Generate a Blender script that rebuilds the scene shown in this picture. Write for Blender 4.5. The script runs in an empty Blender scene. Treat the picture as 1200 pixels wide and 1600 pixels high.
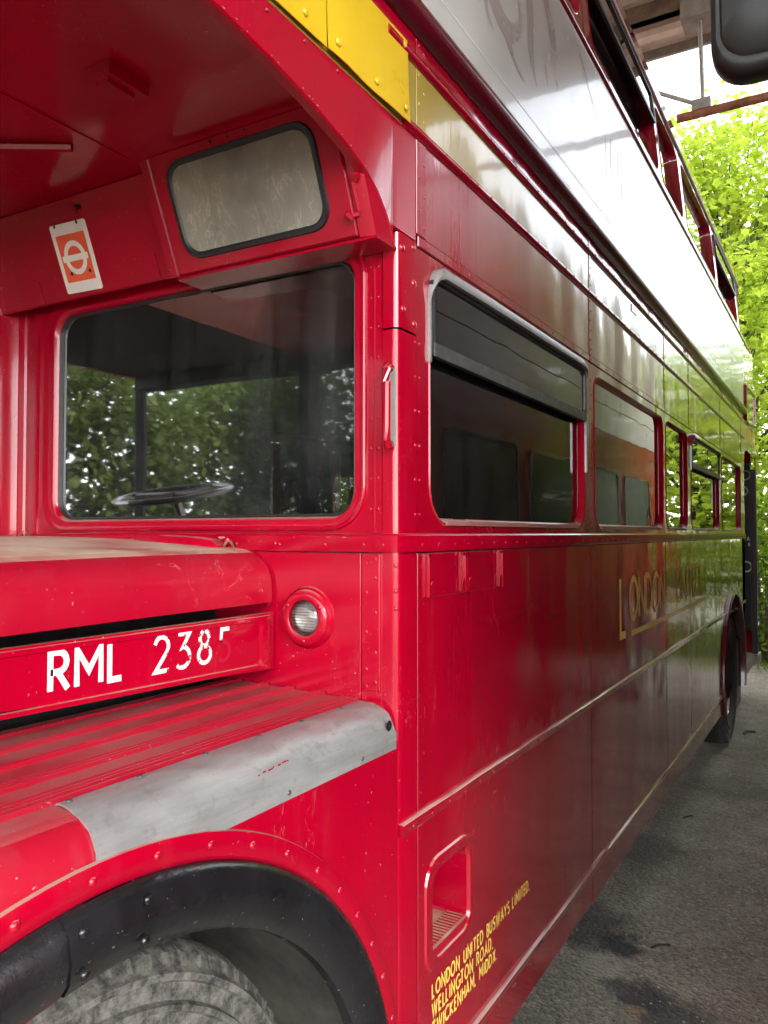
import bpy, math, random
from mathutils import Vector, Matrix
R = math.radians
sc = bpy.context.scene
COL = sc.collection
rnd = random.Random(7)

# ------------------------------------------------------------------ camera, sky, sun, exposure
cam_d = bpy.data.cameras.new('camera'); cam = bpy.data.objects.new('camera', cam_d); COL.objects.link(cam)
cam.location = (-1.383, -0.773, 1.69)
cam.rotation_euler = (R(90 + 1.57), 0, R(30.21 - 90))
cam_d.sensor_fit = 'VERTICAL'; cam_d.sensor_height = 36.0; cam_d.lens = 36.0 * 1240 / 1600
cam_d.clip_start = 0.02; cam_d.clip_end = 600
sc.camera = cam

SUN_EL, SUN_AZ = 28, 231          # degrees; azimuth measured in the xy plane from +X towards +Y
world = bpy.data.worlds.new('World'); sc.world = world; world.use_nodes = True
wn = world.node_tree; wn.nodes.clear()
sky = wn.nodes.new('ShaderNodeTexSky'); sky.sky_type = 'NISHITA'; sky.sun_disc = False
sky.sun_elevation = R(SUN_EL); sky.sun_rotation = R(90 - SUN_AZ)
sky.air_density = 1.0; sky.dust_density = 0.25; sky.ozone_density = 1.0
hs = wn.nodes.new('ShaderNodeHueSaturation'); hs.inputs['Saturation'].default_value = 0.22
bg = wn.nodes.new('ShaderNodeBackground'); bg.inputs['Strength'].default_value = 0.15
wo = wn.nodes.new('ShaderNodeOutputWorld')
wn.links.new(sky.outputs[0], hs.inputs['Color']); wn.links.new(hs.outputs[0], bg.inputs['Color'])
wn.links.new(bg.outputs[0], wo.inputs['Surface'])
sd = bpy.data.lights.new('sun', 'SUN'); sd.energy = 0.5; sd.angle = R(20); sd.color = (1, 0.96, 0.9)
so = bpy.data.objects.new('sun', sd); COL.objects.link(so)
sdir = Vector((math.cos(R(SUN_EL)) * math.cos(R(SUN_AZ)), math.cos(R(SUN_EL)) * math.sin(R(SUN_AZ)), math.sin(R(SUN_EL))))
so.rotation_euler = sdir.to_track_quat('Z', 'Y').to_euler(); so.location = (0, 0, 30)
sc.view_settings.view_transform = 'Standard'; sc.view_settings.look = 'None'
sc.view_settings.exposure = 2.8; sc.view_settings.gamma = 1.0
sc.render.engine = 'CYCLES'
sc.cycles.use_denoising = True
sc.cycles.max_bounces = 6; sc.cycles.diffuse_bounces = 4; sc.cycles.glossy_bounces = 3
sc.cycles.transparent_max_bounces = 16; sc.cycles.transmission_bounces = 6
sc.cycles.caustics_reflective = False; sc.cycles.caustics_refractive = False
sc.cycles.sample_clamp_indirect = 8; sc.cycles.use_adaptive_sampling = True; sc.cycles.adaptive_threshold = 0.03

GZ = 0.05                                   # ground level

# ------------------------------------------------------------------ materials
def new_mat(name):
    m = bpy.data.materials.new(name); m.use_nodes = True
    nt = m.node_tree; b = nt.nodes['Principled BSDF']
    return m, nt, b
def noise(nt, scale, detail=4, rough=0.55, vec=None, dist=0.0):
    n = nt.nodes.new('ShaderNodeTexNoise'); n.inputs['Scale'].default_value = scale
    n.inputs['Detail'].default_value = detail; n.inputs['Roughness'].default_value = rough
    n.inputs['Distortion'].default_value = dist
    if vec is not None: nt.links.new(vec, n.inputs['Vector'])
    return n
def objco(nt, scale=(1, 1, 1)):
    t = nt.nodes.new('ShaderNodeTexCoord'); mp = nt.nodes.new('ShaderNodeMapping')
    mp.inputs['Scale'].default_value = scale
    nt.links.new(t.outputs['Object'], mp.inputs['Vector']); return mp.outputs[0]
def ramp(nt, fac, a, b, ca=(0, 0, 0, 1), cb=(1, 1, 1, 1)):
    r = nt.nodes.new('ShaderNodeValToRGB'); r.color_ramp.elements[0].position = a; r.color_ramp.elements[1].position = b
    r.color_ramp.elements[0].color = ca; r.color_ramp.elements[1].color = cb
    nt.links.new(fac, r.inputs['Fac']); return r.outputs['Color']
def mixc(nt, fac, a, b):
    x = nt.nodes.new('ShaderNodeMix'); x.data_type = 'RGBA'
    for k, v in ((0, fac), (6, a), (7, b)):
        if hasattr(v, 'links'): nt.links.new(v, x.inputs[k])
        else: x.inputs[k].default_value = v
    return x.outputs[2]
def math_n(nt, op, a, b):
    x = nt.nodes.new('ShaderNodeMath'); x.operation = op
    for k, v in ((0, a), (1, b)):
        if hasattr(v, 'links'): nt.links.new(v, x.inputs[k])
        else: x.inputs[k].default_value = v
    return x.outputs[0]
def bump(nt, b, h, strength, dist, prev=None):
    n = nt.nodes.new('ShaderNodeBump'); n.inputs['Strength'].default_value = strength; n.inputs['Distance'].default_value = dist
    nt.links.new(h, n.inputs['Height'])
    if prev is not None: nt.links.new(prev, n.inputs['Normal'])
    if b is not None: nt.links.new(n.outputs[0], b.inputs['Normal'])
    return n.outputs[0]

def paint(name, col, rough=0.16, wave=0.004, dust=0.8, dustcol=(0.33, 0.25, 0.19, 1), coat=0.5, dustlev=0.62, wear=0.1, spec=0.5):
    m, nt, b = new_mat(name)
    co = objco(nt)
    fade = noise(nt, 2.2, 2, 0.6, co)
    c = mixc(nt, ramp(nt, fade.outputs[0], 0.35, 0.7), (*[x * 0.9 for x in col], 1), (*[min(1, x * 1.1) for x in col], 1))
    # faint vertical rain streaks and grime film
    st = noise(nt, 1.0, 3, 0.7, objco(nt, (22, 22, 1.2)))
    grime = noise(nt, 5.5, 4, 0.65, co)
    g = math_n(nt, 'MULTIPLY', ramp(nt, st.outputs[0], 0.5, 0.8), ramp(nt, grime.outputs[0], 0.42, 0.75))
    c = mixc(nt, math_n(nt, 'MULTIPLY', g, wear * 2.2), c, (*[x * 0.55 + 0.05 for x in col], 1))
    # small chips and specks
    sp = noise(nt, 170, 1, 0.5, co)
    c = mixc(nt, math_n(nt, 'MULTIPLY', ramp(nt, sp.outputs[0], 0.74, 0.80), wear * 2.5), c, (0.5, 0.36, 0.3, 1))
    scr = noise(nt, 9.0, 3, 0.6, objco(nt, (1.0, 1.0, 0.35)), 1.4); msk = noise(nt, 2.6, 2, 0.5, co)
    band = math_n(nt, 'LESS_THAN', math_n(nt, 'ABSOLUTE', math_n(nt, 'SUBTRACT', scr.outputs[0], 0.56), 0.0), 0.0022)
    c = mixc(nt, math_n(nt, 'MULTIPLY', math_n(nt, 'MULTIPLY', band, ramp(nt, msk.outputs[0], 0.5, 0.62)), min(0.3, wear * 1.2)), c, (0.62, 0.45, 0.42, 1))
    # dust lies on what faces up
    geo = nt.nodes.new('ShaderNodeNewGeometry'); sx = nt.nodes.new('ShaderNodeSeparateXYZ')
    nt.links.new(geo.outputs['True Normal'], sx.inputs[0])
    up = ramp(nt, sx.outputs['Z'], dustlev, 0.99)
    dn = grime
    d = math_n(nt, 'MULTIPLY', math_n(nt, 'MULTIPLY', up, ramp(nt, dn.outputs[0], 0.22, 0.55)), dust)
    c = mixc(nt, d, c, dustcol)
    nt.links.new(c, b.inputs['Base Color'])
    rr = nt.nodes.new('ShaderNodeMapRange'); rr.inputs['To Min'].default_value = rough * 0.75; rr.inputs['To Max'].default_value = rough * 1.7
    nt.links.new(grime.outputs[0], rr.inputs['Value'])
    nt.links.new(math_n(nt, 'ADD', rr.outputs[0], math_n(nt, 'MULTIPLY', d, 0.6)), b.inputs['Roughness'])
    b.inputs['Specular IOR Level'].default_value = spec
    b.inputs['Coat Weight'].default_value = coat; b.inputs['Coat Roughness'].default_value = 0.06
    w = noise(nt, 3.1, 1, 0.5, objco(nt, (1, 1, 0.45)))
    n0 = bump(nt, None, st.outputs[0], 0.5, wave * 0.10)
    n00 = bump(nt, None, fade.outputs[0], 1.0, wave * 0.6, n0)
    n1 = bump(nt, None, w.outputs[0], 1.0, wave, n00)
    nt.links.new(n1, b.inputs['Normal'])
    nt.links.new(n1, b.inputs['Coat Normal'])
    return m

M = {}
RED = (0.315, 0.0004, 0.0145)
M['red'] = paint('red_paint', RED, coat=0.25, spec=0.4)
M['red_side'] = paint('red_side_paint', RED, rough=0.09, wave=0.010, dust=0.9, coat=1.0, dustcol=(0.5, 0.40, 0.34, 1))
M['red_dusty'] = paint('red_dusty_paint', RED, rough=0.3, dust=0.97, coat=0.15, wear=0.2, dustcol=(0.46, 0.36, 0.25, 1), dustlev=0.9)
M['red_wing'] = paint('red_wing_paint', RED, rough=0.32, dust=0.5, coat=0.1, wear=0.3, dustcol=(0.33, 0.115, 0.105, 1), dustlev=0.9)
M['maroon'] = paint('maroon_paint', (0.10, 0.004, 0.012), rough=0.2, wave=0.001, wear=0.15)
M['yellow'] = paint('yellow_paint', (0.62, 0.41, 0.010), rough=0.24, wave=0.003, coat=0.4, wear=0.1)
M['old_gold'] = paint('dull_gold_band', (0.36, 0.26, 0.045), rough=0.16, wave=0.006, coat=0.8, wear=0.2)
M['cream'] = paint('cream_paint', (0.66, 0.62, 0.58), rough=0.25, wave=0.003)
M['advert'] = paint('advert_vinyl', (0.60, 0.62, 0.61), rough=0.2, wave=0.003, coat=0.6, wear=0.05)
M['ghost'] = paint('ghost_lettering', (0.42, 0.40, 0.39), rough=0.22, wave=0.003, coat=0.6, wear=0.05)
M['drip'] = paint('white_residue', (0.78, 0.8, 0.79), rough=0.25, wave=0.002, coat=0.4, wear=0.02)
M['gold'] = paint('gold_lettering', (0.90, 0.68, 0.12), rough=0.3, wave=0.001, coat=0.4, wear=0.1)
M['black_paint'] = paint('black_paint', (0.012, 0.012, 0.013), rough=0.3, wave=0.002, dust=0.4, coat=0.2, wear=0.25)

def simple(name, col, rough=0.5, metal=0.0, nscale=30, var=0.25, bs=0.2, bd=0.003, spec=0.5, bscale=None):
    m, nt, b = new_mat(name); co = objco(nt)
    n = noise(nt, nscale, 4, 0.65, co)
    c = mixc(nt, ramp(nt, n.outputs[0], 0.3, 0.72), (*[x * (1 - var) for x in col], 1), (*[min(1, x * (1 + var)) for x in col], 1))
    nt.links.new(c, b.inputs['Base Color']); b.inputs['Roughness'].default_value = rough; b.inputs['Metallic'].default_value = metal
    b.inputs['Specular IOR Level'].default_value = spec
    n2 = noise(nt, bscale or nscale * 2, 4, 0.6, co); bump(nt, b, n2.outputs[0], bs, bd)
    return m
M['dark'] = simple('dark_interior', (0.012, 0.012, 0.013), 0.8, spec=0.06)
M['interior'] = simple('interior_lining', (0.09, 0.07, 0.06), 0.6)
M['seat'] = simple('seat_moquette', (0.10, 0.06, 0.055), 0.9, nscale=60)
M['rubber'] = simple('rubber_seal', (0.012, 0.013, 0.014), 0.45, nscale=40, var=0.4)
M['steel'] = simple('grab_rail_steel', (0.55, 0.56, 0.56), 0.3, 1.0)
M['rust'] = simple('rusty_pipe', (0.22, 0.085, 0.045), 0.8, nscale=18, var=0.5)
M['galv'] = simple('galvanised_steel', (0.30, 0.29, 0.26), 0.6, 0.2, nscale=12)
M['white'] = simple('white_sticker', (0.72, 0.70, 0.66), 0.35, nscale=12, var=0.06, bs=0.05)
M['orange'] = simple('orange_print', (0.72, 0.10, 0.045), 0.35, nscale=14, var=0.12, bs=0.05)
M['plastic'] = simple('black_plastic', (0.008, 0.0085, 0.0095), 0.45, nscale=160, var=0.3, bs=0.35, bd=0.001, bscale=420)
M['twig'] = simple('dry_twig', (0.03, 0.022, 0.016), 0.9)
M['pebble'] = simple('pale_pebble', (0.36, 0.34, 0.30), 0.7, nscale=60, var=0.5)
M['bark'] = simple('bark', (0.07, 0.055, 0.042), 0.95, nscale=14, var=0.4, bs=0.8, bd=0.02)
M['cream_roof'] = simple('pale_roof_sheet', (0.62, 0.59, 0.50), 0.6, nscale=5)
M['rust_purlin'] = simple('weathered_purlin', (0.26, 0.19, 0.14), 0.7, nscale=8, var=0.4)
M['undersill'] = simple('window_sill_paint', (0.30, 0.13, 0.11), 0.35, nscale=30)

M['darkmetal'] = simple('dull_dark_metal', (0.10, 0.10, 0.098), 0.4, 0.6, nscale=20)
M['chip'] = simple('chipped_primer', (0.36, 0.17, 0.15), 0.7, nscale=80, var=0.3)
M['postbrown'] = simple('dark_brown_post', (0.025, 0.012, 0.010), 0.5)
M['lampsilver'] = simple('lamp_silver', (0.72, 0.72, 0.69), 0.25, 0.5, nscale=60, var=0.2)
def alu():
    m, nt, b = new_mat('scuffed_aluminium'); co = objco(nt)
    n = noise(nt, 14, 5, 0.7, objco(nt, (0.22, 1, 1.6)))
    c = mixc(nt, ramp(nt, n.outputs[0], 0.3, 0.7), (0.27, 0.27, 0.265, 1), (0.43, 0.435, 0.43, 1))
    sp = noise(nt, 75, 3, 0.6, co)
    c = mixc(nt, ramp(nt, sp.outputs[0], 0.74, 0.80), c, (0.3, 0.25, 0.2, 1))
    scr = noise(nt, 30, 3, 0.6, objco(nt, (0.12, 1.0, 1.0)), 0.6)
    bd = math_n(nt, 'LESS_THAN', math_n(nt, 'ABSOLUTE', math_n(nt, 'SUBTRACT', scr.outputs[0], 0.55), 0.0), 0.006)
    c = mixc(nt, math_n(nt, 'MULTIPLY', bd, 0.14), c, (0.14, 0.13, 0.115, 1))
    gr = noise(nt, 40, 3, 0.7, co); c = mixc(nt, math_n(nt, 'MULTIPLY', ramp(nt, gr.outputs[0], 0.56, 0.7), 0.35), c, (0.20, 0.17, 0.13, 1))
    nt.links.new(c, b.inputs['Base Color']); b.inputs['Metallic'].default_value = 0.55
    rr = nt.nodes.new('ShaderNodeMapRange'); rr.inputs['To Min'].default_value = 0.3; rr.inputs['To Max'].default_value = 0.55
    nt.links.new(n.outputs[0], rr.inputs['Value']); nt.links.new(rr.outputs[0], b.inputs['Roughness'])
    d = noise(nt, 16, 2, 0.4, co); n1 = bump(nt, None, d.outputs[0], 0.6, 0.006)
    s = noise(nt, 240, 3, 0.6, objco(nt, (0.06, 1, 1))); bump(nt, b, s.outputs[0], 0.25, 0.001, n1)
    return m
M['alu'] = alu()

def black_rubber():
    m, nt, b = new_mat('black_arch_rubber'); co = objco(nt)
    n = noise(nt, 8, 8, 0.75, co)
    c = mixc(nt, ramp(nt, n.outputs[0], 0.35, 0.75), (0.006, 0.006, 0.007, 1), (0.015, 0.016, 0.018, 1))
    sp = noise(nt, 130, 2, 0.6, co)
    c = mixc(nt, ramp(nt, sp.outputs[0], 0.71, 0.76), c, (0.22, 0.21, 0.19, 1))
    nt.links.new(c, b.inputs['Base Color'])
    nt.links.new(ramp(nt, n.outputs[0], 0.35, 0.75, (0.06, 0.06, 0.06, 1), (0.38, 0.38, 0.38, 1)), b.inputs['Roughness'])
    d = noise(nt, 38, 4, 0.6, co); bump(nt, b, d.outputs[0], 0.35, 0.004)
    return m
M['arch'] = black_rubber()

def tyre_m():
    m, nt, b = new_mat('dusty_tyre'); co = objco(nt)
    n = noise(nt, 34, 5, 0.8, co)
    c = mixc(nt, ramp(nt, n.outputs[0], 0.38, 0.62), (0.018, 0.017, 0.016, 1), (0.13, 0.122, 0.105, 1))
    nt.links.new(c, b.inputs['Base Color']); b.inputs['Roughness'].default_value = 0.85
    d = noise(nt, 120, 4, 0.6, co); bump(nt, b, d.outputs[0], 0.3, 0.002)
    return m
M['tyre'] = tyre_m()
M['tyre_dark'] = simple('black_tyre', (0.022, 0.021, 0.020), 0.8, nscale=20, var=0.5)
M['well'] = simple('dirty_wheel_well', (0.055, 0.05, 0.042), 0.9, nscale=9, var=0.5, bs=0.4, bd=0.006)

def glass(name, tint=(0.86, 0.9, 0.88), dirt=0.05, rough=0.0, dirtcol=(0.35, 0.37, 0.36, 1), streak=True, wave=0.0006, refl=1.7):
    m = bpy.data.materials.new(name); m.use_nodes = True; nt = m.node_tree; nt.nodes.clear()
    out = nt.nodes.new('ShaderNodeOutputMaterial')
    tr = nt.nodes.new('ShaderNodeBsdfTransparent'); tr.inputs[0].default_value = (*tint, 1)
    gl = nt.nodes.new('ShaderNodeBsdfGlossy'); gl.inputs['Roughness'].default_value = rough
    df = nt.nodes.new('ShaderNodeBsdfDiffuse'); df.inputs[0].default_value = dirtcol
    fr = nt.nodes.new('ShaderNodeFresnel'); fr.inputs['IOR'].default_value = 1.5
    co = objco(nt)
    w = noise(nt, 4, 1, 0.5, co); nb = bump(nt, None, w.outputs[0], 1.0, wave); nt.links.new(nb, gl.inputs['Normal'])
    m1 = nt.nodes.new('ShaderNodeMixShader'); m2 = nt.nodes.new('ShaderNodeMixShader')
    nt.links.new(math_n(nt, 'MINIMUM', math_n(nt, 'MULTIPLY', fr.outputs[0], refl), 1.0), m1.inputs[0])
    nt.links.new(tr.outputs[0], m1.inputs[1]); nt.links.new(gl.outputs[0], m1.inputs[2])
    a = noise(nt, 3.0, 8, 0.7, co); s = noise(nt, 1.0, 6, 0.7, objco(nt, (26, 26, 1.0)))
    d = ramp(nt, a.outputs[0], 0.3, 0.8)
    if streak: d = math_n(nt, 'MULTIPLY', d, ramp(nt, s.outputs[0], 0.25, 0.75))
    sp = noise(nt, 130, 2, 0.5, co)
    d = math_n(nt, 'ADD', math_n(nt, 'MULTIPLY', d, dirt * 2.4), math_n(nt, 'MULTIPLY', ramp(nt, sp.outputs[0], 0.72, 0.8), dirt * 2))
    nt.links.new(d, m2.inputs[0]); nt.links.new(m1.outputs[0], m2.inputs[1]); nt.links.new(df.outputs[0], m2.inputs[2])
    nt.links.new(m2.outputs[0], out.inputs['Surface'])
    return m
M['glass'] = glass('window_glass', (0.62, 0.66, 0.64), 0.03, refl=2.3)
M['glass_front'] = glass('dusty_front_glass', (0.8, 0.84, 0.83), 0.045, rough=0.025, refl=1.3)
M['glass_lamp'] = glass('lamp_lens', (0.8, 0.82, 0.8), 0.1)

def blind_glass():
    m, nt, b = new_mat('grubby_blind_glass'); co = objco(nt)
    n = noise(nt, 5, 4, 0.6, co)
    c = mixc(nt, ramp(nt, n.outputs[0], 0.32, 0.68), (0.12, 0.11, 0.085, 1), (0.25, 0.24, 0.20, 1))
    st = noise(nt, 1.0, 4, 0.7, objco(nt, (10, 30, 5)))
    c = mixc(nt, math_n(nt, 'MULTIPLY', ramp(nt, st.outputs[0], 0.5, 0.72), 0.55), c, (0.15, 0.13, 0.09, 1))
    for k, (sc_, an) in enumerate(((10, 0.7), (14, -0.6))):
        mp = nt.nodes.new('ShaderNodeMapping'); mp.inputs['Rotation'].default_value = (an, 0, 0); mp.inputs['Scale'].default_value = (1, 1.8, 0.7)
        nt.links.new(co, mp.inputs['Vector'])
        v = noise(nt, sc_, 3, 0.6, mp.outputs[0], 0.8)
        bd = math_n(nt, 'LESS_THAN', math_n(nt, 'ABSOLUTE', math_n(nt, 'SUBTRACT', v.outputs[0], 0.54), 0.0), 0.010)
        c = mixc(nt, math_n(nt, 'MULTIPLY', math_n(nt, 'MULTIPLY', bd, ramp(nt, n.outputs[0], 0.45, 0.62)), 0.35), c, (0.46, 0.44, 0.38, 1))
    nt.links.new(c, b.inputs['Base Color']); b.inputs['Roughness'].default_value = 0.3
    b.inputs['Coat Weight'].default_value = 1.0; b.inputs['Coat Roughness'].default_value = 0.02
    return m
M['blind'] = blind_glass()

def worn_white(nm='worn_white_lettering', a=0.30):
    m = bpy.data.materials.new(nm); m.use_nodes = True; nt = m.node_tree; b = nt.nodes['Principled BSDF']
    b.inputs['Base Color'].default_value = (0.78, 0.77, 0.74, 1); b.inputs['Roughness'].default_value = 0.45
    n = noise(nt, 55, 6, 0.7, objco(nt)); nt.links.new(ramp(nt, n.outputs[0], a, a + 0.04), b.inputs['Alpha'])
    return m
M['lettering'] = worn_white(); M['lettering_worn'] = worn_white('flaking_white_lettering', 0.41)
M['ghost_red'] = paint('ghost_red', (0.33, 0.004, 0.018), rough=0.3, wave=0.001)

def leafmat(name, c1, c2, trans=0.55):
    m = bpy.data.materials.new(name); m.use_nodes = True; nt = m.node_tree; nt.nodes.clear()
    out = nt.nodes.new('ShaderNodeOutputMaterial'); df = nt.nodes.new('ShaderNodeBsdfDiffuse'); tl = nt.nodes.new('ShaderNodeBsdfTranslucent')
    mx = nt.nodes.new('ShaderNodeMixShader'); mx.inputs[0].default_value = trans
    n = noise(nt, 1.4, 4, 0.6, objco(nt)); n2 = noise(nt, 23, 2, 0.5, objco(nt))
    c = mixc(nt, ramp(nt, n.outputs[0], 0.35, 0.65), (*c1, 1), (*c2, 1))
    c = mixc(nt, math_n(nt, 'MULTIPLY', ramp(nt, n2.outputs[0], 0.4, 0.7), 0.5), c, (*[x * 1.5 for x in c2], 1))
    nt.links.new(c, df.inputs[0]); nt.links.new(c, tl.inputs[0])
    nt.links.new(df.outputs[0], mx.inputs[1]); nt.links.new(tl.outputs[0], mx.inputs[2]); nt.links.new(mx.outputs[0], out.inputs['Surface'])
    return m
M['leaf_maple'] = leafmat('maple_leaves', (0.24, 0.36, 0.035), (0.42, 0.50, 0.06))
M['leaf_hedge'] = leafmat('hedge_leaves', (0.045, 0.10, 0.012), (0.12, 0.20, 0.02), 0.4)
M['leaf_dark'] = leafmat('scrub_leaves', (0.05, 0.075, 0.022), (0.11, 0.14, 0.045), 0.4)
M['grass'] = leafmat('grass_blades', (0.10, 0.19, 0.015), (0.18, 0.28, 0.03), 0.4)

def ground_m():
    m, nt, b = new_mat('old_asphalt'); co = objco(nt)
    big = noise(nt, 0.9, 4, 0.6, co); mid = noise(nt, 4.5, 5, 0.7, co); fine = noise(nt, 150, 2, 0.7, co)
    vo = nt.nodes.new('ShaderNodeTexVoronoi'); vo.inputs['Scale'].default_value = 62; nt.links.new(co, vo.inputs['Vector'])
    sepc = nt.nodes.new('ShaderNodeSeparateColor'); nt.links.new(vo.outputs['Color'], sepc.inputs[0])
    c = mixc(nt, ramp(nt, big.outputs[0], 0.3, 0.7), (0.31, 0.275, 0.215, 1), (0.43, 0.385, 0.305, 1))
    c = mixc(nt, math_n(nt, 'MULTIPLY', ramp(nt, mid.outputs[0], 0.35, 0.7), 0.55), c, (0.17, 0.145, 0.105, 1))
    c = mixc(nt, math_n(nt, 'MULTIPLY', ramp(nt, sepc.outputs[0], 0.45, 0.98), 0.45), c, (0.09, 0.08, 0.062, 1))
    c = mixc(nt, math_n(nt, 'MULTIPLY', ramp(nt, sepc.outputs[1], 0.80, 0.97), 0.6), c, (0.52, 0.48, 0.40, 1))
    c = mixc(nt, math_n(nt, 'MULTIPLY', ramp(nt, fine.outputs[0], 0.5, 0.66), 0.5), c, (0.07, 0.06, 0.048, 1))
    ag = vo
    # oil stains and a pale spill
    wob = noise(nt, 7.0, 4, 0.65, co)
    for (x, y, r, colr, op) in ((1.98, 0.22, 0.22, (0.012, 0.013, 0.015, 1), 0.75), (1.86, 0.03, 0.10, (0.02, 0.022, 0.026, 1), 0.95),
                                (1.69, 0.03, 0.11, (0.46, 0.42, 0.33, 1), 0.8), (1.54, -0.10, 0.12, (0.02, 0.023, 0.028, 1), 0.8), (1.45, -0.26, 0.14, (0.03, 0.035, 0.042, 1), 0.7),
                                (1.42, -0.15, 0.05, (0.38, 0.27, 0.15, 1), 0.7), (2.9, 0.2, 0.25, (0.05, 0.047, 0.04, 1), 0.6), (4.2, -0.1, 0.3, (0.10, 0.095, 0.08, 1), 0.5)):
        vm = nt.nodes.new('ShaderNodeVectorMath'); vm.operation = 'DISTANCE'; vm.inputs[1].default_value = (x, y, GZ)
        off = nt.nodes.new('ShaderNodeVectorMath'); off.operation = 'MULTIPLY_ADD'
        off.inputs[1].default_value = (0.30, 0.30, 0); nt.links.new(wob.outputs['Color'], off.inputs[0])
        sub = nt.nodes.new('ShaderNodeVectorMath'); sub.operation = 'SUBTRACT'; sub.inputs[1].default_value = (0.15, 0.15, 0)
        nt.links.new(co, sub.inputs[0]); nt.links.new(sub.outputs[0], off.inputs[2]); nt.links.new(off.outputs[0], vm.inputs[0])
        k = ramp(nt, vm.outputs['Value'], r * 0.6, r * 1.15, (1, 1, 1, 1), (0, 0, 0, 1))
        c = mixc(nt, math_n(nt, 'MULTIPLY', k, op), c, colr)
    nt.links.new(c, b.inputs['Base Color'])
    nt.links.new(ramp(nt, mid.outputs[0], 0.3, 0.7, (0.55, 0.55, 0.55, 1), (0.9, 0.9, 0.9, 1)), b.inputs['Roughness'])
    n1 = bump(nt, None, mid.outputs[0], 0.5, 0.02); n1 = bump(nt, None, ag.outputs['Distance'], 0.8, 0.012, n1); bump(nt, b, fine.outputs[0], 0.7, 0.006, n1)
    return m
M['ground'] = ground_m()

# ------------------------------------------------------------------ mesh helpers
def obj(name, verts, faces, mat, parent=None, smooth=False, kind=None):
    me = bpy.data.meshes.new(name); me.from_pydata([tuple(v) for v in verts], [], faces); me.update()
    if smooth:
        me.polygons.foreach_set('use_smooth', [True] * len(me.polygons))
        me.set_sharp_from_angle(angle=R(42))
    o = bpy.data.objects.new(name, me); COL.objects.link(o)
    me.materials.append(M[mat] if isinstance(mat, str) else mat)
    if parent is not None:
        o.parent = parent; o.matrix_parent_inverse = WM[parent.name].inverted()
    WM[o.name] = Matrix.Identity(4)
    if kind: o['kind'] = kind
    return o
WM = {}
def thing(name, label, cat, loc, group=None):
    o = bpy.data.objects.new(name, None); COL.objects.link(o); o.location = loc; o.empty_display_size = 0.2
    o['label'] = label; o['category'] = cat
    if group: o['group'] = group
    WM[o.name] = Matrix.Translation(loc); return o
def tag(o, label, cat, group=None):
    o['label'] = label; o['category'] = cat
    if group: o['group'] = group
    return o
class MB:
    def __init__(s): s.v = []; s.f = []
    def add(s, verts, faces):
        k = len(s.v); s.v += [tuple(p) for p in verts]; s.f += [tuple(i + k for i in q) for q in faces]
    def loft(s, loops, closed=True, cap0=False, cap1=False, wrap=False):
        n = len(loops[0]); k = len(s.v)
        for L in loops: s.v += [tuple(p) for p in L]
        m = len(loops)
        for i in range(m if wrap else m - 1):
            a = k + i * n; b = k + ((i + 1) % m) * n
            for j in range(n if closed else n - 1):
                j2 = (j + 1) % n
                s.f.append((a + j, a + j2, b + j2, b + j))
        if cap0: s.f.append(tuple(k + j for j in reversed(range(n))))
        if cap1: s.f.append(tuple(k + (m - 1) * n + j for j in range(n)))
    def box(s, a, b):
        (x0, y0, z0), (x1, y1, z1) = a, b
        s.add([(x0, y0, z0), (x1, y0, z0), (x1, y1, z0), (x0, y1, z0), (x0, y0, z1), (x1, y0, z1), (x1, y1, z1), (x0, y1, z1)],
              [(0, 3, 2, 1), (4, 5, 6, 7), (0, 1, 5, 4), (1, 2, 6, 5), (2, 3, 7, 6), (3, 0, 4, 7)])
    def tube(s, pts, rad, n=8, caps=True):
        pts = [Vector(p) for p in pts]; loops = []
        up = Vector((0.13, 0.21, 0.97))
        for i, p in enumerate(pts):
            d = (pts[min(i + 1, len(pts) - 1)] - pts[max(i - 1, 0)]).normalized()
            a = d.cross(up)
            if a.length < 1e-3: a = d.cross(Vector((1, 0, 0)))
            a.normalize(); c = d.cross(a)
            r = rad[i] if isinstance(rad, (list, tuple)) else rad
            loops.append([p + (a * math.cos(t) + c * math.sin(t)) * r for t in [2 * math.pi * j / n for j in range(n)]])
        s.loft(loops, True, caps, caps)
    def build(s, name, mat, parent=None, smooth=False, kind=None):
        return obj(name, s.v, s.f, mat, parent, smooth, kind)
def rrect(u0, u1, v0, v1, r, n=5):
    rs = r if isinstance(r, (list, tuple)) else (r, r, r, r)      # corners: (u1,v0) (u1,v1) (u0,v1) (u0,v0)
    out = []
    for (cu, cv, a0), q in zip(((u1, v0, -90), (u1, v1, 0), (u0, v1, 90), (u0, v0, 180)), rs):
        su = -1 if cu == u1 else 1; sv = -1 if cv == v1 else 1
        for i in range(n + 1):
            a = R(a0 + 90 * i / n); out.append((cu + su * q + math.cos(a) * q, cv + sv * q + math.sin(a) * q))
    return out
SIDE = lambda d: (lambda u, v: (u, -d, v))        # nearside skin: u = x, v = z, d = how far proud
FRONT = lambda d: (lambda u, v: (-d, u, v))       # bulkhead: u = y, v = z
def lmap(pts, fn): return [fn(*p) for p in pts]
def plate(name, u0, u1, v0, v1, d0, d1, mat, parent, face=SIDE, r=0.0008, bev=0.0012, n=2, smooth=False):
    m = MB()
    m.loft([lmap(rrect(u0, u1, v0, v1, r, n), face(d0)), lmap(rrect(u0, u1, v0, v1, r, n), face(d1 - bev)),
            lmap(rrect(u0 + bev, u1 - bev, v0 + bev, v1 - bev, max(r - bev, 0.0003), n), face(d1))], True, True, True)
    return m.build(name, mat, parent, smooth)
def polyplate(name, pts, d0, d1, mat, parent, face=SIDE):
    m = MB(); m.loft([lmap(pts, face(d0)), lmap(pts, face(d1))], True, True, True); return m.build(name, mat, parent)
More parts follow.
